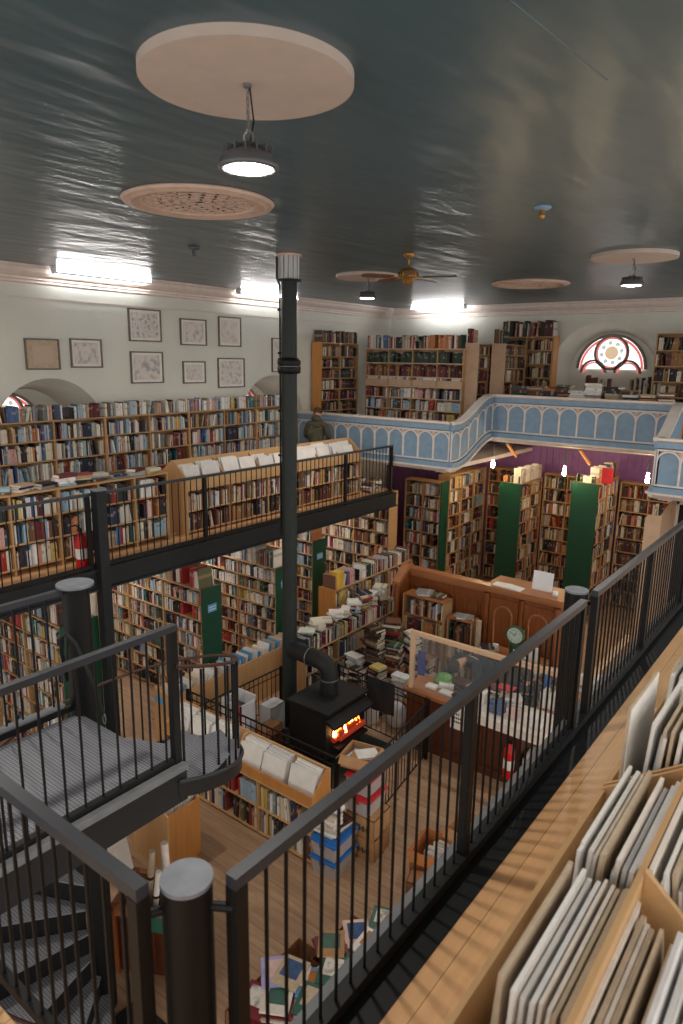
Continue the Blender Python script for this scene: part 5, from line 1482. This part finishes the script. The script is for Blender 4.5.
carton(-3.0, 5.6, ZG, .34, .42, .32, M['cardo'], 'orange-brown open carton on the floor behind the right railing, front one', 'cardboard_box', 'box', .12, True)
carton(-2.76, 5.95, ZG, .36, .4, .46, M['card'], 'taller brown open carton behind the orange-brown one', 'cardboard_box', 'box', -.05, True)
carton(-2.93, 5.22, ZG, .24, .2, .2, M['cardd'], 'small closed brown carton in front of the orange-brown carton', 'cardboard_box', 'box', .3, False, None, None, False)
book_row(lambda u, d, z: Vector((-2.9 - d + .04, u, z)), Vector((0, 1, 0)), Vector((-1, 0, 0)), 5.42, 5.76, ZG + .02, .28, .2, 'papers', 'orange-brown carton')
k = MB().tube([(-2.76 + .07 * math.cos(q), 5.745, ZG + .36 + .05 * math.sin(q)) for q in [2 * PI * i / 16 for i in range(16)]], .009, 5, closed=True)
tag(k.build('printed_emblem', M['ink']), 'black oval mark printed on the taller brown carton', 'mark')

# row of picture books and sleeves on the floor along the right gallery
FL = [(-3.2, 3.15, .5, 'magred'), (-3.05, 3.25, .3, 'mount'), (-3.25, 3.45, .8, 'maglilac'), (-3.12, 3.5, .5, 'mount3'), (-2.98, 3.55, .4, 'label'), (-2.85, 3.4, .5, 'maggreen'), (-2.9, 3.75, .2, 'maggreen'),
      (-3.05, 3.95, .9, 'card'), (-2.75, 3.95, .5, 'maggreen'), (-2.95, 4.2, .7, 'magpink'), (-2.8, 4.15, .3, 'paper'), (-2.7, 4.35, .4, 'mount3'), (-2.85, 4.5, .6, 'maggreen'), (-2.6, 4.6, .2, 'magpink'), (-2.62, 4.75, .5, 'maggreen'), (-2.5, 4.95, .6, 'mount3'), (-2.3, 6.5, .5, 'maglilac'), (-2.38, 6.2, .4, 'paper'), (-2.5, 6.0, .5, 'magpink'), (-2.2, 6.8, .5, 'paper')]
words = {'magred': 'dark red', 'mount': 'cream', 'maglilac': 'lilac', 'mount3': 'tan', 'label': 'pale blue', 'maggreen': 'green', 'card': 'brown', 'magpink': 'pink and white', 'paper': 'white'}
seen = {}
low = [(-3.02, 3.45, .75, .9), (-2.86, 4.1, .62, .62), (-2.64, 4.72, .5, .62), (-2.38, 6.35, .5, 1.1)]
for i, (x, y, w_, d) in enumerate(low):
    carton(x, y, ZG, w_, d, .22, M['cardd'], ['shallow brown tray of picture books at the bottom, nearest the newel', 'shallow brown tray of picture books, second from the newel', 'shallow brown tray of picture books before the orange-brown carton', 'shallow brown tray of magazines on the floor left of the extinguisher'][i], 'book_tray', 'tray', .0, False, None, None, True)
for i, (x, y, a, m) in enumerate(FL):
    for j in range(3):
        w_, h_ = (.28, .21) if j % 2 else (.23, .29)
        mm = M[m] if j == 2 else M[R_.choice(['mount', 'mount3', 'magred', 'maggreen', 'paper'])]
        z = ZG + .225 + .03 * j + .012 * (i % 4)
        mx = Matrix.Translation((x + R_.uniform(-.03, .03), y + R_.uniform(-.03, .03), z)) @ Matrix.Rotation(a + R_.uniform(-.3, .3), 4, 'Z') @ Matrix.Rotation(R_.uniform(-.08, .08), 4, 'X')
        o = MB().box(-w_ / 2, w_ / 2, -h_ / 2, h_ / 2, 0, .018, mx=mx, bev=.003).build('picture_book', mm)
        if j == 2:
            MB().box(-w_ * .34, w_ * .34, -h_ * .2, h_ * .38, .0181, .019, mx=mx).build('cover_picture', [ART[0], M['maggreen'], M['magpink'], M['denim'], M['cardo'], M['mount3']][i % 6], o)
            wd = words[m]; seen[wd] = seen.get(wd, 0) + 1
            o_ = ['first', 'second', 'third', 'fourth', 'fifth', 'sixth', 'seventh'][seen[wd] - 1]
            tag(o, '%s picture book face up behind the right railing, %s such from the bottom' % (wd, o_), 'book')
        else:
            tag(o, 'picture book partly covered in the trays behind the right railing', 'book', 'covered picture books in the trays')

# ================================================================== LOWER LEFT: PLYWOOD BIN, CRATE WITH ROLLS
t = thing('record_browser', 'plywood bin with a sloping side below the stair landing', 'browser', (-5.5, 4.0, ZG))
MB().prism([(-5.75, ZG), (-5.12, ZG), (-5.12, -4.62), (-5.2, -4.58), (-5.75, -4.58)], lambda u, v, w_: Vector((u, w_, v)), 3.82, 3.84).build('front_board', M['ply'], t)
BX(-5.14, -5.12, 3.84, 4.25, ZG, -4.62).build('side_board', M['orange'], t)
BX(-5.75, -5.73, 3.84, 4.25, ZG, -4.58).build('side_board', M['ply'], t)
BX(-5.73, -5.14, 4.23, 4.25, ZG, -4.56).build('back_board', M['ply'], t)
BX(-5.73, -5.14, 3.84, 4.23, -4.9, -4.88).build('bin_floor', M['ply'], t)
for i in range(8):
    o = mounted_print((-5.44, 3.9 + .038 * i, -4.879), (1, 0, 0), None, -.2, .5, .33 + .01 * (i % 3), .014, M['paper'], 'white sleeve in the plywood bin below the stair landing', 'sleeves in the bin below the landing', None, 'record_sleeve'); o['category'] = 'record'
o = mounted_print((-5.55, 3.45, ZG + .001), (1, .5, 0), None, .25, .5, .7, .012, M['paper'], 'large white sheet leaning on the plywood bin under the landing', None, None, 'large_sheet')
del o['label']; o['label'] = 'large white sheet leaning on the plywood bin under the landing'

# crate with rolled maps below the nearest newel
cxx, cyy = -4.43, 3.12
t = thing('wooden_crate', 'open carved wooden crate holding rolled maps, left of the nearest newel', 'crate', (cxx, cyy, ZG))
mx = rotz((cxx, cyy, ZG), .5)
hz = .66
for (a_, b_, c_, d_) in ((-.27, .27, -.22, -.2), (-.27, .27, .2, .22), (-.27, -.25, -.2, .2), (.25, .27, -.2, .2)):
    BX(a_, b_, c_, d_, .03, hz, mx=mx).build('side_board', M['mahog'], t)
BX(-.25, .25, -.2, .2, .03, .05, mx=mx).build('bottom_board', M['oak'], t)
fr = MB()
for s in (-1, 1):
    fr.box(s * .27 - .03, s * .27 + .03, -.25, .25, hz - .05, hz + .01, mx=mx).box(-.27, .27, s * .22 - .03, s * .22 + .03, hz - .05, hz + .01, mx=mx)
fr.build('top_rim', M['oakx'], t)
for sx in (-1, 1):
    for sy in (-1, 1):
        BX(sx * .265 - .03, sx * .265 + .03, sy * .215 - .03, sy * .215 + .03, 0, hz + .02, mx=mx).build('corner_post', M['oak'], t)
mo = MB()
for k in range(5):
    mo.box(-.2 + .09 * k, -.16 + .09 * k, -.24, -.22, .12, hz - .12, mx=mx)
    mo.box(.27, .285, -.16 + .075 * k, -.12 + .075 * k, .12, hz - .12, mx=mx)
mo.build('carved_slat', M['mahog'], t)
for i, (dx, dy, r, h, m, tl, lb) in enumerate(((-.12, .08, .03, 1.0, 'mount3', .16, 'tan rolled map standing in the crate, left one'), (.12, .1, .033, 1.08, 'mount', -.1, 'cream rolled map standing in the crate, tallest'), (-.02, -.06, .026, .92, 'paper', .2, 'white rolled map standing in the crate, front one'), (.02, .12, .028, .9, 'mount3', .05, 'tan rolled map standing in the crate, back one'))):
    p = mx @ Vector((dx, dy, .052)); q = mx @ Vector((dx + tl * .5, dy + .02, h))
    pts = [p + (q - p) * k / 6 for k in range(7)]
    o = MB().tube(pts, r, 14).build('rolled_map', M[m]); tag(o, lb, 'roll')
    MB().tube([p + (q - p) * .7, p + (q - p) * .73], r * 1.05, 14).build('band', M['redplastic'] if i % 2 else M['leather'], o)
tag(MB().box(-.02, .1, -.255, -.25, .35, .5, mx=mx @ Matrix.Translation((.1, 0, .15))).build('small_card', M['maggreen']), 'small teal card tucked on the front of the wooden crate', 'card')
# hessian/stone slab under the crate
struct('trim_11', BX(-4.2, -3.2, 2.2, 2.75, ZG, ZG + .01), M['flue'])

# ================================================================== RIGHT GALLERY PRINT BROWSER (foreground)
browser('plywood print browser full of mounted prints in the right foreground', None, .35, 2.66, -.66, -.04, ZF, -1.71, -1.50, [], 'print_browser', None)
browser('plywood print browser beyond the foreground one, with taller prints', None, 2.68, 4.3, -.66, -.04, ZF, -1.71, -1.50, [], 'print_browser', None)
zb_ = -1.969
ordw = ['first', 'second', 'third', 'fourth', 'fifth', 'sixth', 'seventh', 'eighth', 'ninth', 'tenth', '11th', '12th', '13th', '14th', '15th']


def file_row(y, n, w, hmin, hmax, x0, dx, lean, where, m=('mount', 'mount2', 'paper', 'mount3'), th=.011, art=True):
    for k in range(n):
        mm = R_.choice(m)
        wd = {'mount': 'cream', 'mount2': 'pale grey', 'paper': 'white', 'mount3': 'tan'}[mm]
        mounted_print((x0 + dx * k, y + R_.uniform(-.02, .02), zb_ + .001), (0, -1, 0), None, lean + R_.uniform(-.03, .03), w * R_.uniform(.92, 1.0), R_.uniform(hmin, hmax), th * R_.uniform(.7, 1.1), M[mm],
                      '%s mounted print, %s from railing, %s' % (wd, ordw[k], where), None, ART[k % 4] if art and k == 0 else None)


file_row(1.66, 12, .54, .39, .45, -.572, .019, -.05, 'foreground browser, near bin', th=.013)
file_row(2.28, 13, .58, .42, .47, -.578, .018, -.07, 'foreground browser, far bin', th=.014)
file_row(2.93, 2, .46, .6, .64, -.615, .02, -.02, 'far browser, leaning boards')
file_row(2.98, 9, .52, .52, .58, -.54, .02, -.06, 'far browser, second group', th=.014)
file_row(3.6, 10, .52, .5, .58, -.61, .024, -.06, 'far browser, third group', th=.014)
file_row(1.6, 12, .6, .36, .41, -.325, .021, .1, 'foreground browser, right near bin', th=.014)
file_row(2.3, 12, .54, .40, .45, -.325, .021, .1, 'foreground browser, right far bin', th=.014)
xm_ = -.35
o = MB().prism([(xm_ + .01, -1.969), (-.06, -1.969), (-.06, -1.74), (xm_ + .01, -1.49)], lambda u, v, w_: Vector((u, w_, v)), 1.975, 1.995)
t = o.build('divider_board', M['plyx']); tag(t, 'sloping plywood divider board in the right half of the foreground browser', 'board')
# ================================================================== PEOPLE
def skin(name, joints, bones, m, parent=None, origin=None, sub=2):
    """joints: name -> ((x, y, z), radius); bones: (a, b) pairs; first joint is the root"""
    names = list(joints); ix = {n: i for i, n in enumerate(names)}
    me = bpy.data.meshes.new(name)
    base = Vector(origin)
    me.from_pydata([tuple(Vector(joints[n][0]) - base) for n in names], [(ix[a], ix[b]) for a, b in bones], [])
    o = bpy.data.objects.new(name, me); COL.objects.link(o)
    md = o.modifiers.new('s', 'SKIN'); md.use_smooth_shade = True; md.branch_smoothing = .6
    for i, n in enumerate(names):
        r = joints[n][1]; r = r if isinstance(r, tuple) else (r, r)
        me.skin_vertices[0].data[i].radius = r
        me.skin_vertices[0].data[i].use_root = (i == 0)
    sb = o.modifiers.new('d', 'SUBSURF'); sb.levels = sub; sb.render_levels = sub
    dg = bpy.context.evaluated_depsgraph_get()
    nm = bpy.data.meshes.new_from_object(o.evaluated_get(dg))
    nm.name = name
    o.modifiers.clear(); o.data = nm
    nm.materials.clear(); nm.materials.append(m)
    for p in nm.polygons: p.use_smooth = True
    if parent is not None:
        o.parent = parent; o.location = base - parent.location
    else: o.location = base
    return o


def person(label, base, yaw, J, jacket, trousers, hairm, hood=False, hair_style='short'):
    """J: local joints, x = the person's right, y = forwards, z up from base"""
    mx = rotz(base, yaw)
    W = lambda n: mx @ Vector(J[n])
    def mid(a, b, t): return W(a) + (W(b) - W(a)) * t
    jt = {'pelvis': (W('pelvis'), (.11, .1)), 'waist': (W('waist'), (.1, .09)), 'chest': (W('chest'), (.1, .085)), 'neckb': (W('neck'), .05), 'jaw': (mid('neck', 'head', .62), (.06, .07)), 'skull': (W('head'), (.078, .095)), 'crown': (W('head') + (W('head') - W('neck')).normalized() * .075, (.055, .065))}
    bn = [('pelvis', 'waist'), ('waist', 'chest'), ('chest', 'neckb'), ('neckb', 'jaw'), ('jaw', 'skull'), ('skull', 'crown')]
    for s in 'LR':
        jt.update({'sh' + s: (W('sh' + s), .045), 'el' + s: (W('el' + s), .042), 'wr' + s: (W('wr' + s), (.03, .024)), 'hip' + s: (W('hip' + s), .085), 'kn' + s: (W('kn' + s), .058), 'an' + s: (W('an' + s), .04), 'toe' + s: (W('toe' + s), (.042, .03))})
        bn += [('chest', 'sh' + s), ('sh' + s, 'el' + s), ('el' + s, 'wr' + s), ('pelvis', 'hip' + s), ('hip' + s, 'kn' + s), ('kn' + s, 'an' + s), ('an' + s, 'toe' + s)]
        d = (W('wr' + s) - W('el' + s)).normalized()
        sd = d.cross(Vector((0, 0, 1)));  sd = sd.normalized() if sd.length > .1 else Vector((1, 0, 0))
        dn = d.cross(sd).normalized();  dn = dn if dn.z < 0 else -dn
        palm = W('wr' + s) + d * .075
        jt['palm' + s] = (palm, (.036, .016)); bn.append(('wr' + s, 'palm' + s))
        for k, (off, ln) in enumerate(((-.028, .062), (-.009, .075), (.01, .07), (.028, .055))):
            a = palm + sd * off + d * .012; b = a + d * ln * .55 + dn * .008; c = b + d * ln * .4 + dn * .022
            for nm_, p, r in (('a', a, .0095), ('b', b, .0088), ('c', c, .0075)):
                jt['f%d%s%s' % (k, nm_, s)] = (p, r)
            bn += [('palm' + s, 'f%da%s' % (k, s)), ('f%da%s' % (k, s), 'f%db%s' % (k, s)), ('f%db%s' % (k, s), 'f%dc%s' % (k, s))]
        q = -1 if s == 'R' else 1
        ta = W('wr' + s) + d * .03 + sd * .026 * q; tb = ta + d * .035 + sd * .022 * q + dn * .01; tc = tb + d * .028 + sd * .004 * q + dn * .01
        jt['ta' + s] = (ta, .0105); jt['tb' + s] = (tb, .0095); jt['tc' + s] = (tc, .008)
        bn += [('wr' + s, 'ta' + s), ('ta' + s, 'tb' + s), ('tb' + s, 'tc' + s)]
    body = skin('person', jt, bn, M['skin'], None, base)
    tag(body, label, 'person')
    # face: nose, ears, eyes, mouth
    hd = W('head'); up = (W('head') - W('neck')).normalized(); fw = (mx.to_3x3() @ Vector(J['face'])).normalized(); fw = (fw - up * fw.dot(up)).normalized(); rt = fw.cross(up).normalized()
    bb = MB().tube([hd + fw * .085 + up * .012, hd + fw * .108 - up * .022, hd + fw * .09 - up * .03], [.01, .014, .008], 8)
    bb.build('nose', M['skin'], body)
    for s in (-1, 1):
        MB().ball(hd + rt * s * .082 - up * .008, .022, 6, (.6, 1, 1.3)).build('ear', M['skin'], body)
        MB().ball(hd + rt * s * .032 + fw * .087 + up * .014, .009, 6).build('eye', M['ink'], body)
    MB().tube([hd + rt * .025 + fw * .084 - up * .05, hd + fw * .092 - up * .052, hd - rt * .025 + fw * .084 - up * .05], .005, 6).build('mouth', M['magpink'], body)
    # hair
    hm = MB(); n = 10; mseg = 18; vs = []; fs = []
    for i in range(n + 1):
        th = PI * .62 * i / n
        for k in range(mseg):
            ph = 2 * PI * k / mseg
            front = math.cos(ph)
            t2 = th * (1 - .34 * max(0, front))
            r = .104 + .004 * math.sin(7 * ph + 3 * th)
            v = hd + up * (.03 + math.cos(t2) * r * 1.04) + (fw * math.cos(ph) + rt * math.sin(ph) * .9) * math.sin(t2) * r - fw * .008
            vs.append(v)
    for i in range(n):
        for k in range(mseg): fs.append((i * mseg + k, i * mseg + (k + 1) % mseg, (i + 1) * mseg + (k + 1) % mseg, (i + 1) * mseg + k))
    hm.add(vs, fs, True).build('hair', hairm, body)
    # jacket
    g = 1.22
    jj = {'hem': (W('pelvis') - (W('waist') - W('pelvis')) * .35, (.165, .14)), 'pelvis': (W('pelvis'), (.165, .15)), 'waist': (W('waist'), (.165, .15)), 'chest': (W('chest'), (.19, .165)), 'yoke': (mid('chest', 'neck', .5), (.165, .15)), 'collar': (mid('neck', 'head', .18), .072)}
    jb = [('hem', 'pelvis'), ('pelvis', 'waist'), ('waist', 'chest'), ('chest', 'yoke'), ('yoke', 'collar')]
    for s in 'LR':
        jj.update({'s' + s: (W('sh' + s), .098), 'e' + s: (W('el' + s), .062), 'c' + s: (mid('el' + s, 'wr' + s, .95), .047)})
        jb += [('yoke', 's' + s), ('s' + s, 'e' + s), ('e' + s, 'c' + s)]
    jk = skin('jacket', jj, jb, jacket, body, base)
    if hood:
        nb = mid('neck', 'head', .1) - fw * .07
        MB().ball(nb, .1, 8, (1.2, .8, .75)).build('hood', jacket, body)
    tj = {'hips': (W('pelvis'), (.15, .115))}
    tb_ = []
    for s in 'LR':
        tj.update({'h' + s: (W('hip' + s), .1), 'k' + s: (W('kn' + s), .074), 'a' + s: (mid('kn' + s, 'an' + s, .96), .06)})
        tb_ += [('hips', 'h' + s), ('h' + s, 'k' + s), ('k' + s, 'a' + s)]
    skin('trousers', tj, tb_, trousers, body, base)
    for s in 'LR':
        a, b = W('an' + s), W('toe' + s)
        skin('shoe', {'heel': (a + Vector((0, 0, -.02)) - (b - a) * .25, .045), 'mid': (a + (b - a) * .45 + Vector((0, 0, -.01)), (.045, .035)), 'tip': (b + (b - a) * .15, (.042, .03))}, [('heel', 'mid'), ('mid', 'tip')], M['blackcloth'], body, base, 1)
    return body


STAND = dict(pelvis=(0, 0, .92), waist=(0, .02, 1.08), chest=(0, .05, 1.3), neck=(0, .08, 1.46), head=(0, .14, 1.60), shL=(-.18, .06, 1.37), shR=(.18, .06, 1.37), elL=(-.27, .1, 1.1), elR=(.27, .1, 1.1), wrL=(-.2, .32, 1.02), wrR=(.2, .32, 1.02),
             hipL=(-.1, 0, .88), hipR=(.1, 0, .88), knL=(-.11, .03, .48), knR=(.11, .03, .48), anL=(-.11, 0, .08), anR=(.11, 0, .08), toeL=(-.12, .15, .035), toeR=(.12, .15, .035), face=(0, 1, -.4))
J3 = {k: (tuple(c * .93 for c in v) if k != 'face' else v) for k, v in STAND.items()}
person('person in olive hooded jacket browsing, back turned, at the end of the left walkway', (-9.05, 10.9, ZF + .001), math.radians(25), J3, M['olive'], M['blackcloth'], M['hairb'], hood=True)

# person bending over the desk, head down, facing the camera side
JB = dict(pelvis=(0, -.1, .88), waist=(0, .0, 1.02), chest=(0, .2, 1.12), neck=(0, .36, 1.15), head=(0, .5, 1.12), shL=(-.18, .28, 1.13), shR=(.18, .28, 1.13), elL=(-.3, .34, .92), elR=(.3, .34, .92), wrL=(-.18, .5, .9), wrR=(.2, .5, .9),
          hipL=(-.1, -.1, .85), hipR=(.1, -.1, .85), knL=(-.11, -.02, .47), knR=(.11, -.02, .47), anL=(-.11, -.1, .08), anR=(.11, -.1, .08), toeL=(-.12, .05, .035), toeR=(.12, .05, .035), face=(0, .5, -1))
person('person in a dark jacket bending over papers behind the pale framed screen', (-3.95, 8.55, ZG + .001), math.radians(160), JB, M['navy'], M['blackcloth'], M['haird'])
# seated person further right
JS = dict(pelvis=(0, 0, .52), waist=(0, .02, .7), chest=(0, .06, .92), neck=(0, .1, 1.06), head=(0, .19, 1.17), shL=(-.19, .08, .98), shR=(.19, .08, .98), elL=(-.27, .16, .74), elR=(.27, .16, .74), wrL=(-.16, .36, .7), wrR=(.16, .36, .7),
          hipL=(-.1, .05, .52), hipR=(.1, .05, .52), knL=(-.13, .45, .52), knR=(.13, .45, .52), anL=(-.13, .42, .09), anR=(.13, .42, .09), toeL=(-.14, .56, .04), toeR=(.14, .56, .04), face=(0, 1, -.5))
person('person in a navy top sitting behind the white counter on the right', (-3.2, 8.45, ZG + .001), math.radians(195), JS, M['navy'], M['denim'], M['haird'])
# stool for the seated person
t = thing('stool', 'dark round stool under the person sitting behind the white counter', 'stool', (-3.2, 8.43, ZG))
MB().lathe((-3.2, 8.43), [(.001, ZG + .38), (.17, ZG + .38), (.18, ZG + .4), (.17, ZG + .43), (.001, ZG + .43)], 24).build('seat', M['blackcloth'], t)
for k in range(4):
    q = PI / 4 + k * PI / 2
    MB().tube([(-3.2 + .11 * math.cos(q), 8.43 + .11 * math.sin(q), ZG + .38), (-3.2 + .18 * math.cos(q), 8.43 + .18 * math.sin(q), ZG)], .014, 8).build('leg', M['steel'], t)
g = MB().ball((-4.22, 7.93, DT + .09), .09, 8, (1.3, .9, 1)).ball((-4.14, 7.9, DT + .15), .06, 8, (1, 1, .8)).ball((-4.3, 7.92, DT + .06), .06, 8)
tag(g.build('green_bag', M['greencloth']), 'bright green cloth bag on the desk behind the left of the screen', 'bag')
tag(MB().box(-3.42, -3.2, 7.9, 8.06, DT + .22, DT + .235).build('red_folder', M['redplastic']), 'red folder lying on the pile behind the screen', 'folder')

# ================================================================== BOOK MESHES
dg = bpy.context.evaluated_depsgraph_get(); dg.update()


def book_geo(b, lod=True):
    """cloth case (spine and two boards) round a page block; returns verts, faces, colours, uvs per face corner"""
    t, d, h, c, p = b['t'], b['d'], b['h'], min(.0028, b['t'] * .16), .004
    o, a1, a2, a3 = b['o'], b['a1'], b['a2'], b['a3']
    P = lambda x, y, z: o + a1 * x + a2 * y + a3 * z
    r = min(.004, t * .2)
    prof = [(0, d), (0, r), (r, 0), (t - r, 0), (t, r), (t, d), (t - c, d), (t - c, c + r), (c, c + r), (c, d)]
    n = len(prof)
    vs = [P(x, y, 0) for x, y in prof] + [P(x, y, h) for x, y in prof]
    fs = [(i, (i + 1) % n, n + (i + 1) % n, n + i) for i in range(n)]
    fs += [(0, 9, 8, 1), (1, 8, 7, 4), (4, 7, 6, 5), (1, 4, 3, 2)]
    fs += [(n + 1, n + 8, n + 9, n), (n + 4, n + 7, n + 8, n + 1), (n + 5, n + 6, n + 7, n + 4), (n + 2, n + 3, n + 4, n + 1)]
    cv = len(vs)
    hs = [0] * n + [1] * n
    for z in (p, h - p):
        vs += [P(c, c, z), P(t - c, c, z), P(t - c, d - p, z), P(c, d - p, z)]
    k = cv
    pf = [(k + 3, k + 2, k + 1, k), (k + 4, k + 5, k + 6, k + 7), (k + 2, k + 3, k + 7, k + 6)]
    return vs, fs, pf, hs


PAGE = (.78, .72, .6)


def mesh_of(books, name):
    V = []; F = []; Cc = []; UV = []
    for b in books:
        vs, fs, pf, hs = book_geo(b)
        k = len(V)
        V += [tuple(v) for v in vs]
        lin = [((c + .055) / 1.055) ** 2.4 for c in b['col']] + [1]
        pg = list(PAGE) + [1]
        for f in fs:
            F.append(tuple(i + k for i in f))
            for i in f: Cc.append(lin); UV.append((b['u'], hs[i]))
        for f in pf:
            F.append(tuple(i + k for i in f))
            for i in f: Cc.append(pg); UV.append((0, 0))
    me = bpy.data.meshes.new(name); me.from_pydata(V, [], F)
    ca = me.color_attributes.new('col', 'FLOAT_COLOR', 'CORNER')
    ca.data.foreach_set('color', [x for c in Cc for x in c])
    uv = me.uv_layers.new(name='spine'); uv.data.foreach_set('uv', [x for c in UV for x in c])
    me.materials.append(M['book']); me.update()
    return me


# cull what the frame and a step beside it could never show
def inframe(b):
    q = proj(b['o'] + b['a3'] * b['h'] * .5)
    return q is not None and -160 < q[0] < 843 and -60 < q[1] < 1120


BOOKS = [b for b in BOOKS if inframe(b)]
V = []; F = []
for b in BOOKS:
    vs, fs, pf, hs = book_geo(b); k = len(V); V += vs[:20]
    F += [tuple(i + k for i in f) for f in fs[:10]] + [tuple(k + 10 + i for i in (0, 2, 3, 5))]
bvh = BVHTree.FromPolygons(V, F)
O = Vector((0, 0, 0))
for b in BOOKS:
    c = b['o'] + b['a1'] * b['t'] * .5 + b['a3'] * b['h'] * .55 - b['a2'] * .004
    if abs(b['a1'].z) > .9: c += b['a1'] * 0
    q = proj(c); b['rank'] = 0
    if q is None or not (0 < q[0] < 683 and 0 < q[1] < 1024): continue
    L = c.length; dr = c.normalized()
    h1 = SC.ray_cast(dg, O, dr, distance=L - .02)
    if h1[0] and not h1[4].name.startswith('pane'): continue
    h2 = bvh.ray_cast(O, dr, L - .015)
    if h2[0] is not None: continue
    b['rank'] = b['t'] * b['h'] * max(.05, abs(b['a2'].dot(dr))) / L ** 2
order = sorted([b for b in BOOKS if b['rank'] > 0], key=lambda b: -b['rank'])
best = set(id(b) for b in order[:340])
cnt = {}; used = {}


def nth(n):
    return {1: 'first', 2: 'second', 3: 'third'}.get(n) or '%d%s' % (n, 'th' if 10 <= n % 100 <= 20 else {1: 'st', 2: 'nd', 3: 'rd'}.get(n % 10, 'th'))


rest = []
for b in BOOKS:
    pile = abs(b['a1'].z) > .9
    key = (b['where'], b['name']); cnt[key] = cnt.get(key, 0) + 1
    if id(b) not in best:
        rest.append(b); continue
    me = mesh_of([b], 'book')
    base = b['o']
    me.transform(Matrix.Translation(-base))
    o = bpy.data.objects.new('book', me); o.location = base; COL.objects.link(o)
    lab = ('%s book lying %s, %s' if pile else '%s book, %s of its colour from left, %s') % (b['name'], nth(cnt[key]) + ' from below' if pile else nth(cnt[key]), b['where'])
    tag(o, lab, 'book', 'books: ' + b['where'])
o = bpy.data.objects.new('book_rows', mesh_of(rest, 'book_rows')); COL.objects.link(o)
tag(o, 'rows and piles of old books filling all the more distant shelves', 'books'); o['kind'] = 'stuff'
for o in SC.objects:
    if 'label' in o and len(o['label'].split()) > 16 and o.parent is None and o.get('category'): print('LONG', len(o['label'].split()), o['label'])
print('BOOKS', len(BOOKS), 'visible', len(order), 'stuff', len(rest))

# ================================================================== WORLD, CAMERA, VIEW
w = bpy.data.worlds.new('World'); SC.world = w; w.use_nodes = True
bg_ = w.node_tree.nodes['Background']
bg_.inputs['Color'].default_value = (1.0, .95, .9, 1); bg_.inputs['Strength'].default_value = .8
cam = bpy.data.cameras.new('Camera'); co = bpy.data.objects.new('Camera', cam); COL.objects.link(co)
cam.sensor_fit = 'VERTICAL'; cam.sensor_height = 36; cam.lens = FPX / 1024 * 36
cam.clip_start = .05; cam.clip_end = 100
mw = Matrix([list(RC[0]) + [0], list(RC[1]) + [0], list(RC[2]) + [0], [0, 0, 0, 1]])
co.matrix_world = mw
cam.dof.use_dof = True; cam.dof.focus_distance = 8.0; cam.dof.aperture_fstop = 2.8
SC.camera = co
SC.view_settings.view_transform = 'Standard'; SC.view_settings.look = 'None'
SC.view_settings.exposure = 0.8; SC.view_settings.gamma = 1.0; SC.view_settings.use_curve_mapping = False
